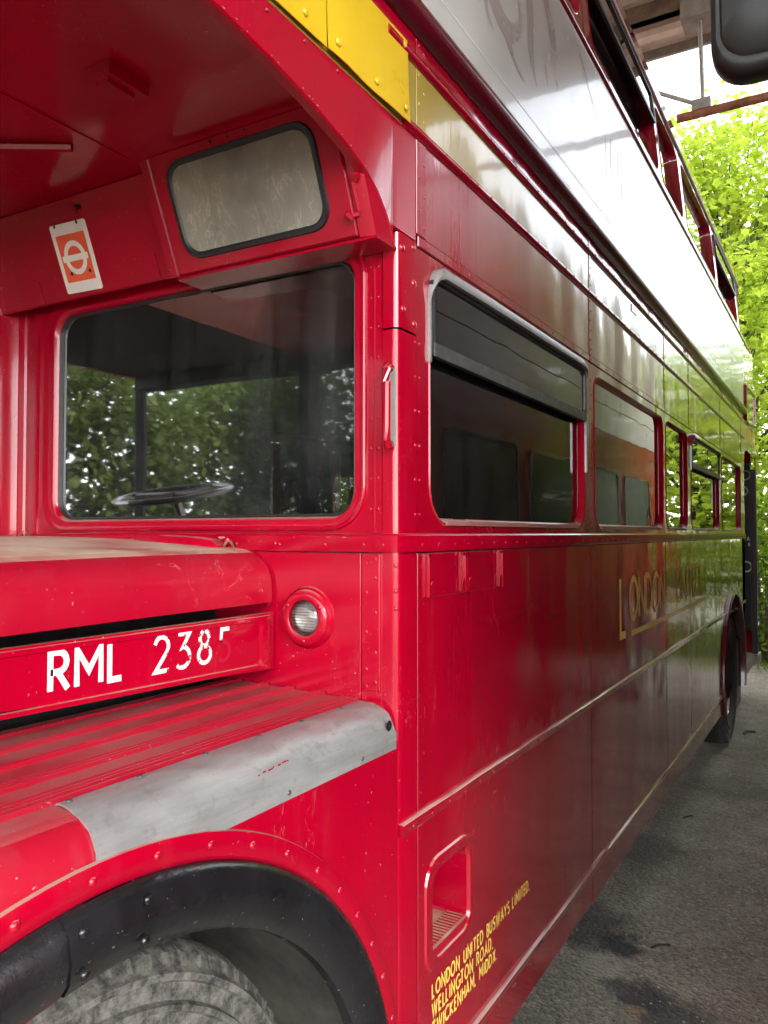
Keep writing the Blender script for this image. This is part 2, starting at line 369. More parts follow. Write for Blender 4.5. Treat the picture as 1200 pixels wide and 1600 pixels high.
def frame(name, outer, inner, steps, mat, parent, face=SIDE, smooth=True):
    # steps: list of (t, d): t blends outer->inner, d depth
    m = MB(); loops = []
    for t, d in steps:
        loops.append([face(d)(a[0] + (b[0] - a[0]) * t, a[1] + (b[1] - a[1]) * t) for a, b in zip(outer, inner)])
    m.loft(loops); return m.build(name, mat, parent, smooth)
def extrude_x(name, prof, x0, x1, mat, parent, smooth=True, cap=True, closed=True):
    m = MB(); m.loft([[(x0, y, z) for y, z in prof], [(x1, y, z) for y, z in prof]], closed, cap, cap)
    return m.build(name, mat, parent, smooth)
def arc(cu, cv, r, a0, a1, n=8, rv=None):
    rv = r if rv is None else rv
    return [(cu + r * math.cos(R(a0 + (a1 - a0) * i / n)), cv + rv * math.sin(R(a0 + (a1 - a0) * i / n))) for i in range(n + 1)]
def bead(name, x0, x1, z, h, proud, mat, parent, base=0.0):
    prof = [(-base + 0.002, z - h / 2)] + [(-base - proud * math.sin(R(a)), z - h / 2 * math.cos(R(a))) for a in range(0, 181, 30)] + [(-base + 0.002, z + h / 2)]
    return extrude_x(name, prof, x0, x1, mat, parent)
def dome(mb, p, nrm, r, h=None):
    p = Vector(p); nrm = Vector(nrm).normalized(); h = h or r * 0.55
    a = nrm.cross(Vector((0.3, 0.2, 0.9))).normalized(); b = nrm.cross(a)
    L = []
    for rr, hh in ((1.0, -0.15), (0.93, 0.4), (0.6, 0.85)):
        L.append([p + (a * math.cos(t) + b * math.sin(t)) * r * rr + nrm * h * hh for t in [2 * math.pi * j / 7 for j in range(7)]])
    mb.loft(L, True, False, True)
def rivets(name, pts, mat, parent, nrm=(0, -1, 0), r=0.0045):
    m = MB()
    for p in pts: dome(m, p, nrm, r * rnd.uniform(0.88, 1.1))
    return m.build(name, mat, parent, True, 'stuff')
def lathe(mb, c, prof, axis='y', n=40, a0=0, a1=360):
    # prof: (radius, offset along axis); axis y -> disc in xz plane, offset towards +y ; axis x -> disc in yz plane, offset +x
    loops = []
    full = abs(a1 - a0) >= 360
    steps = n if full else n + 1
    for i in range(steps):
        t = R(a0 + (a1 - a0) * i / n)
        L = []
        for r, o in prof:
            if axis == 'y': L.append((c[0] + r * math.cos(t), c[1] + o, c[2] + r * math.sin(t)))
            else: L.append((c[0] + o, c[1] + r * math.cos(t), c[2] + r * math.sin(t)))
        loops.append(L)
    mb.loft(loops, False, wrap=full)

# ------------------------------------------------------------------ stroke lettering
def glyph(ch):
    A = arc
    G = {
     'A': (0.70, [[(0, 0), (0.35, 1), (0.70, 0)], [(0.13, 0.33), (0.57, 0.33)]]),
     'B': (0.50, [[(0, 0), (0, 1), (0.22, 1)] + A(0.22, 0.77, 0.22, 90, -90) + [(0, 0.54)], [(0.0, 0.54), (0.22, 0.54)] + A(0.22, 0.27, 0.27, 90, -90) + [(0, 0)]]),
     'C': (0.75, [A(0.5, 0.5, 0.5, 50, 310, 16)]),
     'D': (0.68, [[(0, 0), (0, 1), (0.22, 1)] + A(0.22, 0.5, 0.46, 90, -90, 12, 0.5) + [(0, 0)]]),
     'E': (0.45, [[(0.45, 1), (0, 1), (0, 0), (0.45, 0)], [(0, 0.52), (0.40, 0.52)]]),
     'G': (0.80, [A(0.5, 0.5, 0.5, 50, 330, 16) + [(0.93, 0.45), (0.6, 0.45)]]),
     'H': (0.62, [[(0, 0), (0, 1)], [(0.62, 0), (0.62, 1)], [(0, 0.52), (0.62, 0.52)]]),
     'I': (0.06, [[(0.03, 0), (0.03, 1)]]),
     'K': (0.58, [[(0, 0), (0, 1)], [(0.54, 1), (0.03, 0.48), (0.58, 0)]]),
     'L': (0.42, [[(0, 1), (0, 0), (0.42, 0)]]),
     'M': (0.80, [[(0, 0), (0, 1), (0.40, 0.38), (0.80, 1), (0.80, 0)]]),
     'N': (0.66, [[(0, 0), (0, 1), (0.66, 0), (0.66, 1)]]),
     'O': (0.86, ['o'] + [A(0.43, 0.5, 0.43, 0, 345, 23, 0.5)]),
     'R': (0.52, [[(0, 0), (0, 1), (0.24, 1)] + A(0.24, 0.74, 0.26, 90, -90) + [(0, 0.48)], [(0.22, 0.48), (0.54, 0)]]),
     'S': (0.46, [A(0.24, 0.75, 0.22, 40, 250, 9, 0.25) + A(0.22, 0.26, 0.24, 75, -140, 9, 0.26)]),
     'T': (0.60, [[(0, 1), (0.60, 1)], [(0.30, 0), (0.30, 1)]]),
     'U': (0.60, [[(0, 1), (0, 0.3)] + A(0.30, 0.3, 0.30, 180, 360, 10) + [(0.60, 1)]]),
     'W': (1.0, [[(0, 1), (0.25, 0), (0.5, 0.95), (0.75, 0), (1.0, 1)]]),
     'X': (0.62, [[(0, 0), (0.60, 1)], [(0.02, 1), (0.62, 0)]]),
     'Y': (0.62, [[(0, 1), (0.31, 0.48), (0.31, 0)], [(0.62, 1), (0.31, 0.48)]]),
     '2': (0.55, [A(0.27, 0.72, 0.27, 165, -32, 10, 0.28) + [(0.02, 0), (0.56, 0)]]),
     '3': (0.52, [[(0.03, 1), (0.50, 1), (0.22, 0.60)] + A(0.20, 0.30, 0.31, 82, -135, 10)]),
     '8': (0.54, ['o', A(0.27, 0.76, 0.20, -90, 255, 15, 0.235), A(0.27, 0.26, 0.27, 90, 435, 17, 0.26)]),
     '5t': (0.50, [[(0.48, 1), (0.12, 1), (0.09, 0.66)]]),
     '5b': (0.50, [[(0.085, 0.60), (0.08, 0.56)] + A(0.20, 0.30, 0.30, 112, -135, 10)]),
     ',': (0.08, [[(0.06, 0.06), (0.01, -0.15)]]), '.': (0.06, [[(0.03, 0.0), (0.03, 0.09)]]), ' ': (0.38, []),
    }
    return G[ch]
def ribbon(mb, pts, w, fn, closed=False):
    P = [Vector(p) for p in pts]; n = len(P); A = []; B = []
    Q = [P[0]]
    for p in P[1:]:
        if (p - Q[-1]).length > 1e-5: Q.append(p)
    P = Q; n = len(P)
    for i in range(n):
        if closed: d0 = (P[i] - P[i - 1]).normalized(); d1 = (P[(i + 1) % n] - P[i]).normalized()
        else:
            d0 = (P[i] - P[i - 1]).normalized() if i else (P[1] - P[0]).normalized()
            d1 = (P[i + 1] - P[i]).normalized() if i < n - 1 else d0
        t = (d0 + d1)
        if t.length < 1e-4: t = d1.copy()
        t.normalize(); nr = Vector((-t.y, t.x)); c = max(0.34, nr.dot(Vector((-d1.y, d1.x))))
        A.append(P[i] + nr * w / 2 / c); B.append(P[i] - nr * w / 2 / c)
    k = len(mb.v)
    mb.v += [fn(p.x, p.y) for p in A] + [fn(p.x, p.y) for p in B]
    for i in range(n if closed else n - 1):
        j = (i + 1) % n; mb.f.append((k + n + i, k + n + j, k + j, k + i))
def text(mb, s, u0, v0, h, w, face, d, gap=0.2, wid=1.0):
    """s: list of glyph keys; returns end u; every stroke sits a hair above the last"""
    u = u0; lay = 0
    for ch in s:
        cw, strokes = glyph(ch); cl = False
        for st in strokes:
            if st == 'o': cl = True; continue
            ribbon(mb, [(u + p[0] * h * wid, v0 + p[1] * h) for p in st], w, face(d + 0.00025 * (lay % 4)), cl); lay += 1
        u += (cw * wid + gap) * h
    return u

# ------------------------------------------------------------------ ground
g = MB(); g.add([(-150, -150, GZ), (150, -150, GZ), (150, 150, GZ), (-150, 150, GZ)], [(0, 1, 2, 3)])
go = g.build('ground', 'ground'); go['kind'] = 'structure'

# ================================================================== THE BUS
bus = thing('double_decker_bus', 'old red double decker bus with RML 2385 painted on its bonnet', 'bus', (2.9, 1.2, GZ))
RED_, SIDE_ = 'red', 'red_side'
DIV = [0.10, 1.375, 2.705, 3.41, 4.72, 6.04]      # bay dividers along the side
XR = 6.27; XE = 7.42                                  # front edge of the platform opening, rear end
WB = 2.44
B = bus

# --- inner shell so that the gaps between panels look into darkness
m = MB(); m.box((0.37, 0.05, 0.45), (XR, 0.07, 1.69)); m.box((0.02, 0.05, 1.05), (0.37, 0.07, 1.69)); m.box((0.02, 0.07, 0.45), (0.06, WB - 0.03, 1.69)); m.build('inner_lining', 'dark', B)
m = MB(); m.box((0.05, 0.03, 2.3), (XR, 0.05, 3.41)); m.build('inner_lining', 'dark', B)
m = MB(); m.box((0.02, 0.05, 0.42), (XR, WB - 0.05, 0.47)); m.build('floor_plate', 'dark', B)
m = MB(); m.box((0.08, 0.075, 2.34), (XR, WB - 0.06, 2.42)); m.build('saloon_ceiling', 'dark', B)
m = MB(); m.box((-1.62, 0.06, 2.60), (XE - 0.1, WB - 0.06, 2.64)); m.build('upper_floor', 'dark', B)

# --- corner post and belt moulding
m = MB(); prof = [(0.004, 0.036), (0.0, 0.036), (0.0, 0.014)] + [(0.014 - 0.014 * math.cos(R(a)), 0.014 - 0.014 * math.sin(R(a))) for a in (20, 45, 70)] + [(0.014, 0.0), (0.077, 0.0), (0.077, 0.004)]
m.loft([[(x, y, z) for x, y in prof] for z in (0.42, 0.9, 1.4, 1.652)], False); m.build('corner_post', RED_, B, True)
m = MB(); m.loft([[(x, y, z) for x, y in prof] for z in (1.69, 1.9, 2.103)], False); m.build('corner_post', RED_, B, True)
prof2 = [(x - (0.002 if x < 0.02 else 0), y - 0.002) for x, y in prof]
m = MB(); m.loft([[(x, y, z) for x, y in prof2] for z in (2.106, 2.2, 2.30)], False); m.build('corner_gusset', SIDE_, B, True)
bp = [(0.0, 1.652), (0.007, 1.6525), (0.0095, 1.657), (0.0095, 1.682), (0.0105, 1.686), (0.0075, 1.690), (0.0, 1.6905)]
loops = []
for (px, py, nx, ny) in ((0, 1.13, -1, 0), (0, 0.05, -1, 0), (0, 0.02, -1, 0), (0.004, 0.006, -0.75, -0.7), (0.02, 0, 0, -1), (1.3, 0, 0, -1), (3.0, 0, 0, -1), (XR, 0, 0, -1)):
    loops.append([(px + nx * d, py + ny * d, z) for d, z in bp])
m = MB(); m.loft(loops, False); m.build('belt_moulding', RED_, B, True)
rivets('belt_rivets', [(0.09 + i * 0.078 + rnd.uniform(-.004, .004), -0.0095, 1.667) for i in range(78)], RED_, B, r=0.0035)
rivets('belt_rivets', [(-0.0095, y, 1.667) for y in (0.03, 0.075, 0.17, 0.29, 0.41, 0.55, 0.7, 0.85, 1.0)], RED_, B, (-1, 0, 0), r=0.004)

# --- lower side panels
def arch_z(x, cx, cz, r):
    d = r * r - (x - cx) ** 2
    return cz + math.sqrt(d) if d > 0 else -1
def arched(name, x0, x1, z0, z1, cx, cz, r, mat, parent, d=0.0, t=0.006, steps=40):
    m = MB(); lo = []
    for i in range(steps + 1):
        x = x0 + (x1 - x0) * i / steps; lo.append((x, min(z1 - 0.002, max(z0, arch_z(x, cx, cz, r)))))
    n = len(lo)
    for side in (-d, -d + t):
        k = len(m.v); m.v += [(x, side, z) for x, z in lo] + [(x, side, z1) for x, z in lo]
        for i in range(n - 1):
            q = (k + i, k + i + 1, k + n + i + 1, k + n + i); m.f.append(q if side == -d else q[::-1])
    for i in range(n - 1): m.f.append((i + 1, i, 2 * n + i, 2 * n + i + 1))
    return m.build(name, mat, parent)
G_ = 0.0075
RWX, RWZ, RWR = 5.40, 0.56, 0.655
xs = [0.079] + DIV[1:] + [XR]
for i in range(len(xs) - 1):
    a, b = xs[i] + G_ / 2, xs[i + 1] - G_ / 2
    if i == 4:
        arched('side_panel', a, b, 1.112, 1.650, RWX, RWZ, RWR, SIDE_, B); 
        arched('side_panel', a, b, 0.50, 1.09, RWX, RWZ, RWR, SIDE_, B)
    else:
        plate('side_panel', a, b, 1.112, 1.650, -0.006, 0, SIDE_, B)
        if i > 0: plate('side_panel', a, b, 0.532, 1.09, -0.006, 0, SIDE_, B)
    if i < 4: plate('skirt_panel', a, b, 0.42, 0.526, -0.006, 0.0006, SIDE_, B, bev=0.002)
# the front lower panel has a stirrup step pressed into it
a, b = xs[0] + G_ / 2, xs[1] - G_ / 2
hole = rrect(0.128, 0.345, 0.765, 0.985, 0.05, 5); out = rrect(a, b, 0.532, 1.09, 0.0008, 5)
frame('side_panel', out, hole, [(0, -0.006), (0, 0.0), (1, 0.0), (1, -0.01)], SIDE_, B, smooth=False)
hin = rrect(0.148, 0.335, 0.785, 0.965, 0.035, 5)
frame('step_surround', rrect(0.112, 0.358, 0.752, 0.998, 0.06, 5), hin, [(0, 0.0), (0.08, 0.0045), (0.5, 0.0055), (0.85, 0.004), (1, -0.004)], SIDE_, B)
m = MB(); mouth = lmap(hin, SIDE(-0.004)); back = [(x + (0.0), 0.13 if z > 0.80 else 0.13, z) for x, z in rrect(0.15, 0.333, 0.80, 0.955, 0.03, 5)]
m.loft([mouth, back], True, False, True); m.build('step_recess', RED_, B)
m = MB(); m.box((0.151, 0.0, 0.782), (0.332, 0.125, 0.802)); st = m.build('step_tread', 'red_dusty', B)
m = MB()
for i in range(14): m.box((0.156 + i * 0.0125, 0.008, 0.802), (0.162 + i * 0.0125, 0.05, 0.806))
m.build('tread_ribs', 'red_dusty', st, kind='stuff')
# rails along the lower side
def railing(x0, x1, z, name, wob=0.0):
    prof = [(0.002, -0.012), (-0.004, -0.012), (-0.006, -0.008), (-0.006, 0.004), (-0.010, 0.008), (-0.010, 0.011), (-0.007, 0.0125), (0.002, 0.0125)]
    m = MB(); n = max(2, int((x1 - x0) / 0.12))
    m.loft([[(x0 + (x1 - x0) * i / n, y, z + q + (rnd.uniform(-wob, wob) if 0 < i < n else 0)) for y, q in prof] for i in range(n + 1)], True, True, True)
    return m.build(name, SIDE_, B, True)
for i in range(5):
    a, b = xs[i] + 0.0005, xs[i + 1] - 0.0005
    if i == 0: a = 0.004
    if i == 4: b = RWX - 0.42
    railing(a, b, 1.101, 'waist_rail', 0.0012)
    rivets('rail_rivets', [(a + 0.05 + k * 0.085, -0.006, 1.097) for k in range(int((b - a - 0.04) / 0.085))], SIDE_, B, r=0.0032)
    if i < 4: 
        railing(a if i else 0.06, b, 0.5285, 'skirt_rail', 0.0015)
        rivets('rail_rivets', [(a + 0.08 + k * 0.11, -0.001, 0.500) for k in range(int((b - a - 0.06) / 0.11))], SIDE_, B, r=0.0032)
rv = []
for x in DIV[1:5]:
    for k in range(13): rv.append((x + 0.012 + 0.012 * (k % 2), 0, 0.56 + k * 0.082 + (0.012 if k > 6 else 0)))
rivets('panel_rivets', rv, SIDE_, B, r=0.0032)
rivets('panel_rivets', [(0.094 + 0.014 * (k % 2), 0, 1.62 - k * 0.078) for k in range(7)] + [(0.09 + 0.014 * (k % 2), 0, 1.06 - k * 0.06) for k in range(9)], SIDE_, B, r=0.0038)
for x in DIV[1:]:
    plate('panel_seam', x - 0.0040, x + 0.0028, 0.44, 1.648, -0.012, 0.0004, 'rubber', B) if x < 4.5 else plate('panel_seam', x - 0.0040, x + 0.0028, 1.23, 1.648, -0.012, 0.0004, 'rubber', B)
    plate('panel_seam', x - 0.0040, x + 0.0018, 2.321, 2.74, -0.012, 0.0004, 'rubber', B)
for x in DIV[1:5]: plate('joint_strip', x + 0.003, x + 0.030, 1.114, 1.646, 0.0, 0.0012, SIDE_, B)
plate('joint_strip', 0.0815, 0.116, 1.114, 1.646, 0.0, 0.0012, SIDE_, B); plate('joint_strip', 0.0815, 0.11, 0.535, 1.086, 0.0, 0.0012, SIDE_, B)
# rear wheel arch lip
m = MB(); lathe(m, (RWX, 0, RWZ), [(RWR + 0.028, -0.001), (RWR + 0.026, -0.012), (RWR + 0.012, -0.022), (RWR - 0.004, -0.020), (RWR - 0.008, 0.0), (RWR - 0.008, 0.25)], 'y', 48, -14, 194)
m.build('rear_arch', 'maroon', B, True)

# poster clips below the first window
for x in (0.12, 0.292, 0.318, 0.52):
    fl = 1 if x not in (0.292, 0.52) else -1
    m = MB(); m.box((x, -0.004, 1.557), (x + 0.02, -0.0008, 1.647)); xx = x if fl > 0 else x + 0.014
    m.box((xx, -0.010, 1.555), (xx + 0.005, -0.004, 1.647))
    xe = x + 0.02 if fl > 0 else x
    m.box((min(xx, xx + fl * 0.016), -0.010, 1.640), (max(xx, xx + fl * 0.016) + 0.003, -0.008, 1.6465))
    pts = [(xx + 0.003 + fl * 0.002, 1.556), (xx + 0.003 + fl * 0.022, 1.556), (xx + 0.003 + fl * 0.022, 1.578), (xx + 0.003 + fl * 0.013, 1.588), (xx + 0.003 + fl * 0.004, 1.580)]
    if fl < 0: pts = pts[::-1]
    m.loft([lmap(pts, SIDE(0.007)), lmap(pts, SIDE(0.009))], True, True, True)
    m.build('poster_clip', SIDE_, B)
plate('clip_backplate', 0.125, 0.535, 1.553, 1.648, 0, 0.0009, SIDE_, B)

# --- saloon windows, nearside
WZ0, WZ1 = 1.7085, 2.262
def bay_window(x0, x1, a, b, opener, mat=SIDE_):
    """bay skin x0..x1 with a window a..b"""
    out = rrect(x0, x1, 1.6915, 2.292, 0.0008, 6)
    edge = rrect(a, b, WZ0, WZ1, (0.085, 0.06, 0.06, 0.085), 6)
    inn = rrect(a + 0.02, b - 0.02, WZ0 + 0.016, WZ1 - 0.016, (0.07, 0.05, 0.05, 0.07), 6)
    frame('window_surround', out, edge, [(0, -0.006), (0, 0.0), (1, 0.0)], mat, B, smooth=False)
    f = frame('window_pan', edge, inn, [(0, 0.0), (0.12, 0.003), (0.3, 0.002), (0.55, -0.006), (0.8, -0.014), (1.0, -0.018), (1.0, -0.027)], RED_, B)
    gx = rrect(a + 0.015, b - 0.015, WZ0 + 0.011, WZ1 - 0.011, (0.07, 0.05, 0.05, 0.07), 6)
    m = MB(); m.loft([lmap(gx, SIDE(-0.024)), lmap(gx, SIDE(-0.019))], True, True, True); m.build('pane', 'glass', f)
    s = MB(); s.box((a + 0.08, -0.006, WZ0 + 0.0), (b - 0.08, 0.017, WZ0 + 0.010)); s.build('sill', 'undersill', f)
    if opener:
        # half-drop light in a metal surround that stands proud, under a bright drip hood
        zt, zb = WZ1 - 0.012, 2.072
        hood = MB(); n = 10; hl = []
        path = [(a - 0.002, 2.19, 0.0), (a + 0.001, 2.215, 0.25), (a + 0.008, 2.24, 0.6), (a + 0.022, 2.26, 0.85), (a + 0.045, 2.271, 1.0), (a + 0.3, 2.274, 1), (b - 0.06, 2.274, 1), (b - 0.025, 2.268, 0.9), (b - 0.008, 2.252, 0.7), (b + 0.002, 2.225, 0.3), (b + 0.003, 2.20, 0)]
        for x, z, k in path:
            hl.append([(x, 0.0, z + 0.004), (x, -0.004 - 0.012 * k, z + 0.003), (x, -0.007 - 0.017 * k, z - 0.012 * k), (x, -0.005 - 0.017 * k, z - 0.020 * k - 0.002), (x, -0.001, z - 0.016 * k - 0.004)])
        hood.loft(hl, False); ho = hood.build('drip_hood', 'alu' if opener == 1 else mat, f, True)
        o2 = rrect(a + 0.004, b - 0.004, zb, zt, 0.02, 4); i2 = rrect(a + 0.016, b - 0.022, zb + 0.032, zt - 0.01, 0.012, 4)
        vf = frame('vent_frame', o2, i2, [(0, 0.0), (0, 0.010), (0.9, 0.010), (1, 0.004), (1, -0.004)], 'rubber', f, smooth=False)
        m = MB(); m.loft([lmap(i2, SIDE(0.001)), lmap(i2, SIDE(0.004))], True, True, True); m.build('vent_pane', 'glass', f)
        m = MB(); m.box((a + 0.006, -0.014, zb + 0.001), (b - 0.02, -0.0102, zb + 0.030)); m.build('vent_rail', 'darkmetal', f)
        m = MB(); m.box((b - 0.006, -0.010, 1.90), (b + 0.006, 0.004, 2.21)); m.build('guide_rail', 'alu', f)
        m = MB(); m.box((a - 0.002, -0.006, 2.06), (a + 0.006, 0.004, 2.20)); m.build('guide_rail', 'alu', f)
    return f
bay_window(0.0795, 1.3755, 0.135, 1.312, 1)
bay_window(1.378, 2.7055, 1.432, 2.668, 0)
bay_window(2.708, 3.4105, 2.735, 3.352, 0)
bay_window(3.413, 4.7205, 3.478, 4.642, 2)
bay_window(4.723, 6.0405, 4.79, 5.975, 0)
plate('side_panel', 6.043, XR, 1.6915, 2.52, -0.006, 0, SIDE_, B)
rv = [(0.073, 0, 1.73 + k * 0.072) for k in range(6)] + [(0.092, 0, 1.73 + k * 0.072) for k in range(6)]
for x in DIV[1:5]: rv += [(x + 0.014 + 0.012 * (k % 2), 0, 1.73 + k * 0.05) for k in range(11)]
rivets('pillar_rivets', rv, SIDE_, B, r=0.0034)
rivets('gusset_rivets', [(0.014, -0.002, 2.27), (0.018, -0.002, 2.145), (0.062, -0.002, 2.285), (0.064, -0.002, 2.21), (0.066, -0.002, 2.125)], SIDE_, B, r=0.0085)

# --- rail over the windows, red panels, yellow band, beads
for i in range(6):
    a, b = xs[i] + G_ / 2, xs[i + 1] - G_ / 2
    if i < 5:
        plate('window_rail', a + (0.0 if i else 0.0), b, 2.2945, 2.318, 0.0, 0.0035, SIDE_, B, bev=0.002)
        plate('cove_panel', a, b, 2.320, 2.524, -0.006, 0, SIDE_, B)
    if i < 5: plate('band_panel', a, b, 2.549, 2.676, -0.006, 0, 'old_gold', B)
    plate('upper_strip', a, b, 2.699, 2.742, -0.006, 0, SIDE_, B)
plate('band_panel', xs[5] + 0.001, XE - 0.12, 2.53, 2.676, -0.006, 0.001, 'yellow', B)
plate('band_panel', -1.72, 0.0775, 2.527, 2.676, -0.006, 0, 'old_gold', B)
for z in (2.537, 2.688): bead('band_bead', 0.02 if z < 2.6 else -0.05, XR, z, 0.024, 0.011, SIDE_, B)
rivets('rail_rivets', [(0.13 + k * 0.105, -0.0035, 2.306) for k in range(56)], SIDE_, B, r=0.0034)
rivets('rail_rivets', [(0.115 + k * 0.088, -0.0105, 2.537) for k in range(69)], SIDE_, B, r=0.0042)
rivets('rail_rivets', [(0.115 + k * 0.088, -0.0105, 2.688) for k in range(69)], SIDE_, B, r=0.0042)
for x in DIV:
    o = -0.022 if x < 0.5 else 0.002
    for z0, z1, mt in ((2.321, 2.5225, SIDE_), (2.551, 2.6745, 'old_gold'), (2.7, 2.738, SIDE_)):
        plate('joint_strip', x + o, x + o + 0.044 * (1 if x < 0.5 else 0.6), z0, z1, 0, 0.0018, mt, B)
        rivets('strip_rivets', [(x + o + (0.012 if k % 2 else (0.034 if x < .5 else 0.02)), -0.0018, z0 + 0.02 + (z1 - z0 - 0.03) * k / max(1, n_)) for n_ in ((5 if z1 - z0 > 0.15 else 3 if z1 - z0 > 0.1 else 1),) for k in range(n_ + 1)], mt, B, r=0.0038)
# moulding under the advertisement
prof = [(0.0, 2.742), (-0.012, 2.744), (-0.030, 2.756), (-0.036, 2.772), (-0.032, 2.788), (-0.020, 2.797), (0.0, 2.798)]
extrude_x('advert_ledge', prof, -1.70, 6.26, 'maroon', B, cap=True)

# --- canopy side over the bonnet
def low(x):   # lower edge of the canopy
    pts = [(-1.75, 2.47), (-0.55, 2.452), (-0.38, 2.434), (-0.293, 2.418), (-0.183, 2.394), (-0.12, 2.372), (-0.08, 2.35), (-0.05, 2.322), (-0.032, 2.30), (-0.022, 2.27)]
    if x >= -0.022: return 2.302
    for (a, za), (b, zb) in zip(pts, pts[1:]):
        if a <= x <= b: return za + (zb - za) * (x - a) / (b - a)
m = MB(); xsn = [-1.72 + 0.06 * i for i in range(24)] + [-0.3, -0.26, -0.22, -0.18, -0.15, -0.12, -0.1, -0.08, -0.065, -0.05, -0.04, -0.032, -0.024, -0.0215, 0.0, 0.03, 0.077]
xsn = sorted(set(round(x, 4) for x in xsn if x <= -0.3 or x > -0.301))
rows = [[(x, 0.02, low(x)) for x in xsn], [(x, 0.002, low(x)) for x in xsn], [(x, -0.001, low(x) + 0.003) for x in xsn], [(x, 0.0, low(x) + 0.007) for x in xsn], [(x, 0.0, 2.5255) for x in xsn], [(x, 0.004, 2.526) for x in xsn]]
m.loft(rows, False); m.build('canopy_valance', RED_, B, True)
m = MB(); m.box((-1.72, 0.006, 2.46), (-0.05, 0.014, 2.56)); m.build('canopy_rib', 'dark', B)
plate('upper_strip', -1.72, 0.077, 2.699, 2.742, -0.006, 0, RED_, B)
# yellow repair plates, bent at the corners, proud of the band
def bent(name, x0, x1, z0, z1, d, mat, curl):
    m = MB(); L = []
    nx, nz = 10, 6
    for j in range(nz + 1):
        row = []
        for i in range(nx + 1):
            u = i / nx; v = j / nz
            k = d + curl * ((1 - v) ** 3) * (0.4 + 0.6 * math.sin(u * 5.0 + x0 * 9) ** 2) + curl * 0.7 * max(0, u - 0.85) * 6 * (1 - v)
            row.append((x0 + (x1 - x0) * u, -k, z0 + (z1 - z0) * v))
        L.append(row)
    m.loft(L, False)
    k = len(m.v); m.loft([[(x, y + 0.002, z) for x, y, z in r_] for r_ in L][::-1], False)
    per = [L[0][i] for i in range(nx + 1)] + [L[j][nx] for j in range(1, nz + 1)] + [L[nz][i] for i in range(nx - 1, -1, -1)] + [L[j][0] for j in range(nz - 1, 0, -1)]
    m.loft([per, [(x, y + 0.002, z) for x, y, z in per]])
    return m.build(name, mat, B, True)
p1 = bent('yellow_plate', -0.262, 0.030, 2.531, 2.704, 0.0065, 'yellow', 0.006)
p2 = bent('yellow_plate', -1.60, -0.266, 2.531, 2.704, 0.0055, 'yellow', 0.003)
rivets('plate_rivets', [(-0.235, -0.012, 2.556), (-0.10, -0.0115, 2.553), (0.008, -0.016, 2.552), (-0.16, -0.007, 2.685), (0.012, -0.0085, 2.688), (-0.33, -0.009, 2.556)], 'yellow', p1, r=0.0075)
rivets('valance_rivets', [(-0.32, -0.001, 2.515), (-0.42, -0.001, 2.51), (-0.22, -0.001, 2.515), (-0.55, -0.001, 2.52)], RED_, B, r=0.005)

# --- advertisement panel, upper deck
AD0, AD1 = 2.800, 3.405
for a, b in ((-1.70, -0.35), (-0.348, 2.30), (2.303, 4.15), (4.152, 6.24)):
    m = MB(); L = []
    for z, d in ((AD0, 0.004), (AD0 + 0.001, 0.006), (3.0, 0.005), (3.2, 0.003), (AD1, 0.0), (AD1 + 0.002, -0.004)): L.append([(a, -d, z), ((a + b) / 2, -d, z), (b, -d, z)])
    m.loft(L, False); m.loft([[(a, 0.02, AD0), (a, 0.02, AD1)], [(a, -0.005, AD0), (a, 0.0, AD1)]], False)
    m.build('advert_panel', 'advert', B, True)
def ad_d(z): return 0.0065 - 0.0055 * (z - AD0) / (AD1 - AD0)
ADF = lambda d: (lambda u, v: (u, -ad_d(v) - d, v))
def blob(name, pts, mat, d=0.0006):
    m = MB(); m.add(lmap(pts, ADF(d)), [tuple(range(len(pts)))]); return m.build(name, mat, B)
# ghost of removed lettering: tapered curls
def curl(name, cpts, ws, d, mat='ghost'):
    m = MB(); A = []; Bp = []
    P = [Vector(p) for p in cpts]; Q = []
    for i in range(len(P) - 1):
        p0 = P[max(i - 1, 0)]; p1 = P[i]; p2 = P[i + 1]; p3 = P[min(i + 2, len(P) - 1)]
        for t in (0, 0.25, 0.5, 0.75):
            Q.append((0.5 * (2 * p1 + (p2 - p0) * t + (2 * p0 - 5 * p1 + 4 * p2 - p3) * t * t + (3 * p1 - p0 - 3 * p2 + p3) * t ** 3), ws[i] + (ws[i + 1] - ws[i]) * t))
    Q.append((P[-1], ws[-1]))
    for i, (p, w) in enumerate(Q):
        t = (Q[min(i + 1, len(Q) - 1)][0] - Q[max(i - 1, 0)][0]).normalized(); n = Vector((-t.y, t.x))
        A.append(p + n * w / 2); Bp.append(p - n * w / 2)
    f = ADF(d); m.loft([[f(*p) for p in A], [f(*p) for p in Bp]], False); return m.build(name, mat, B)
curl('ghost_letter', [(0.40, 3.30), (0.44, 3.14), (0.52, 3.06), (0.62, 3.05), (0.70, 3.12), (0.66, 3.22)], [0.02, 0.07, 0.075, 0.06, 0.03, 0.004], 0.0006)
curl('ghost_letter', [(0.44, 3.11), (0.45, 3.02), (0.50, 2.985)], [0.05, 0.02, 0.003], 0.0010)
curl('ghost_letter', [(0.56, 3.05), (0.64, 2.99), (0.72, 2.965)], [0.05, 0.02, 0.003], 0.0014)
curl('ghost_letter', [(0.74, 3.38), (0.78, 3.2), (0.78, 3.08), (0.83, 3.0)], [0.05, 0.06, 0.05, 0.003], 0.0006)
curl('ghost_letter', [(0.88, 3.38), (0.97, 3.27), (1.0, 3.16), (1.03, 3.09)], [0.06, 0.07, 0.06, 0.003], 0.0006)
curl('ghost_letter', [(0.90, 3.14), (0.92, 3.08), (0.93, 3.05)], [0.002, 0.02, 0.002], 0.0006)
curl('ghost_letter', [(1.25, 3.36), (1.40, 3.28), (1.52, 3.19)], [0.004, 0.02, 0.003], 0.0006)
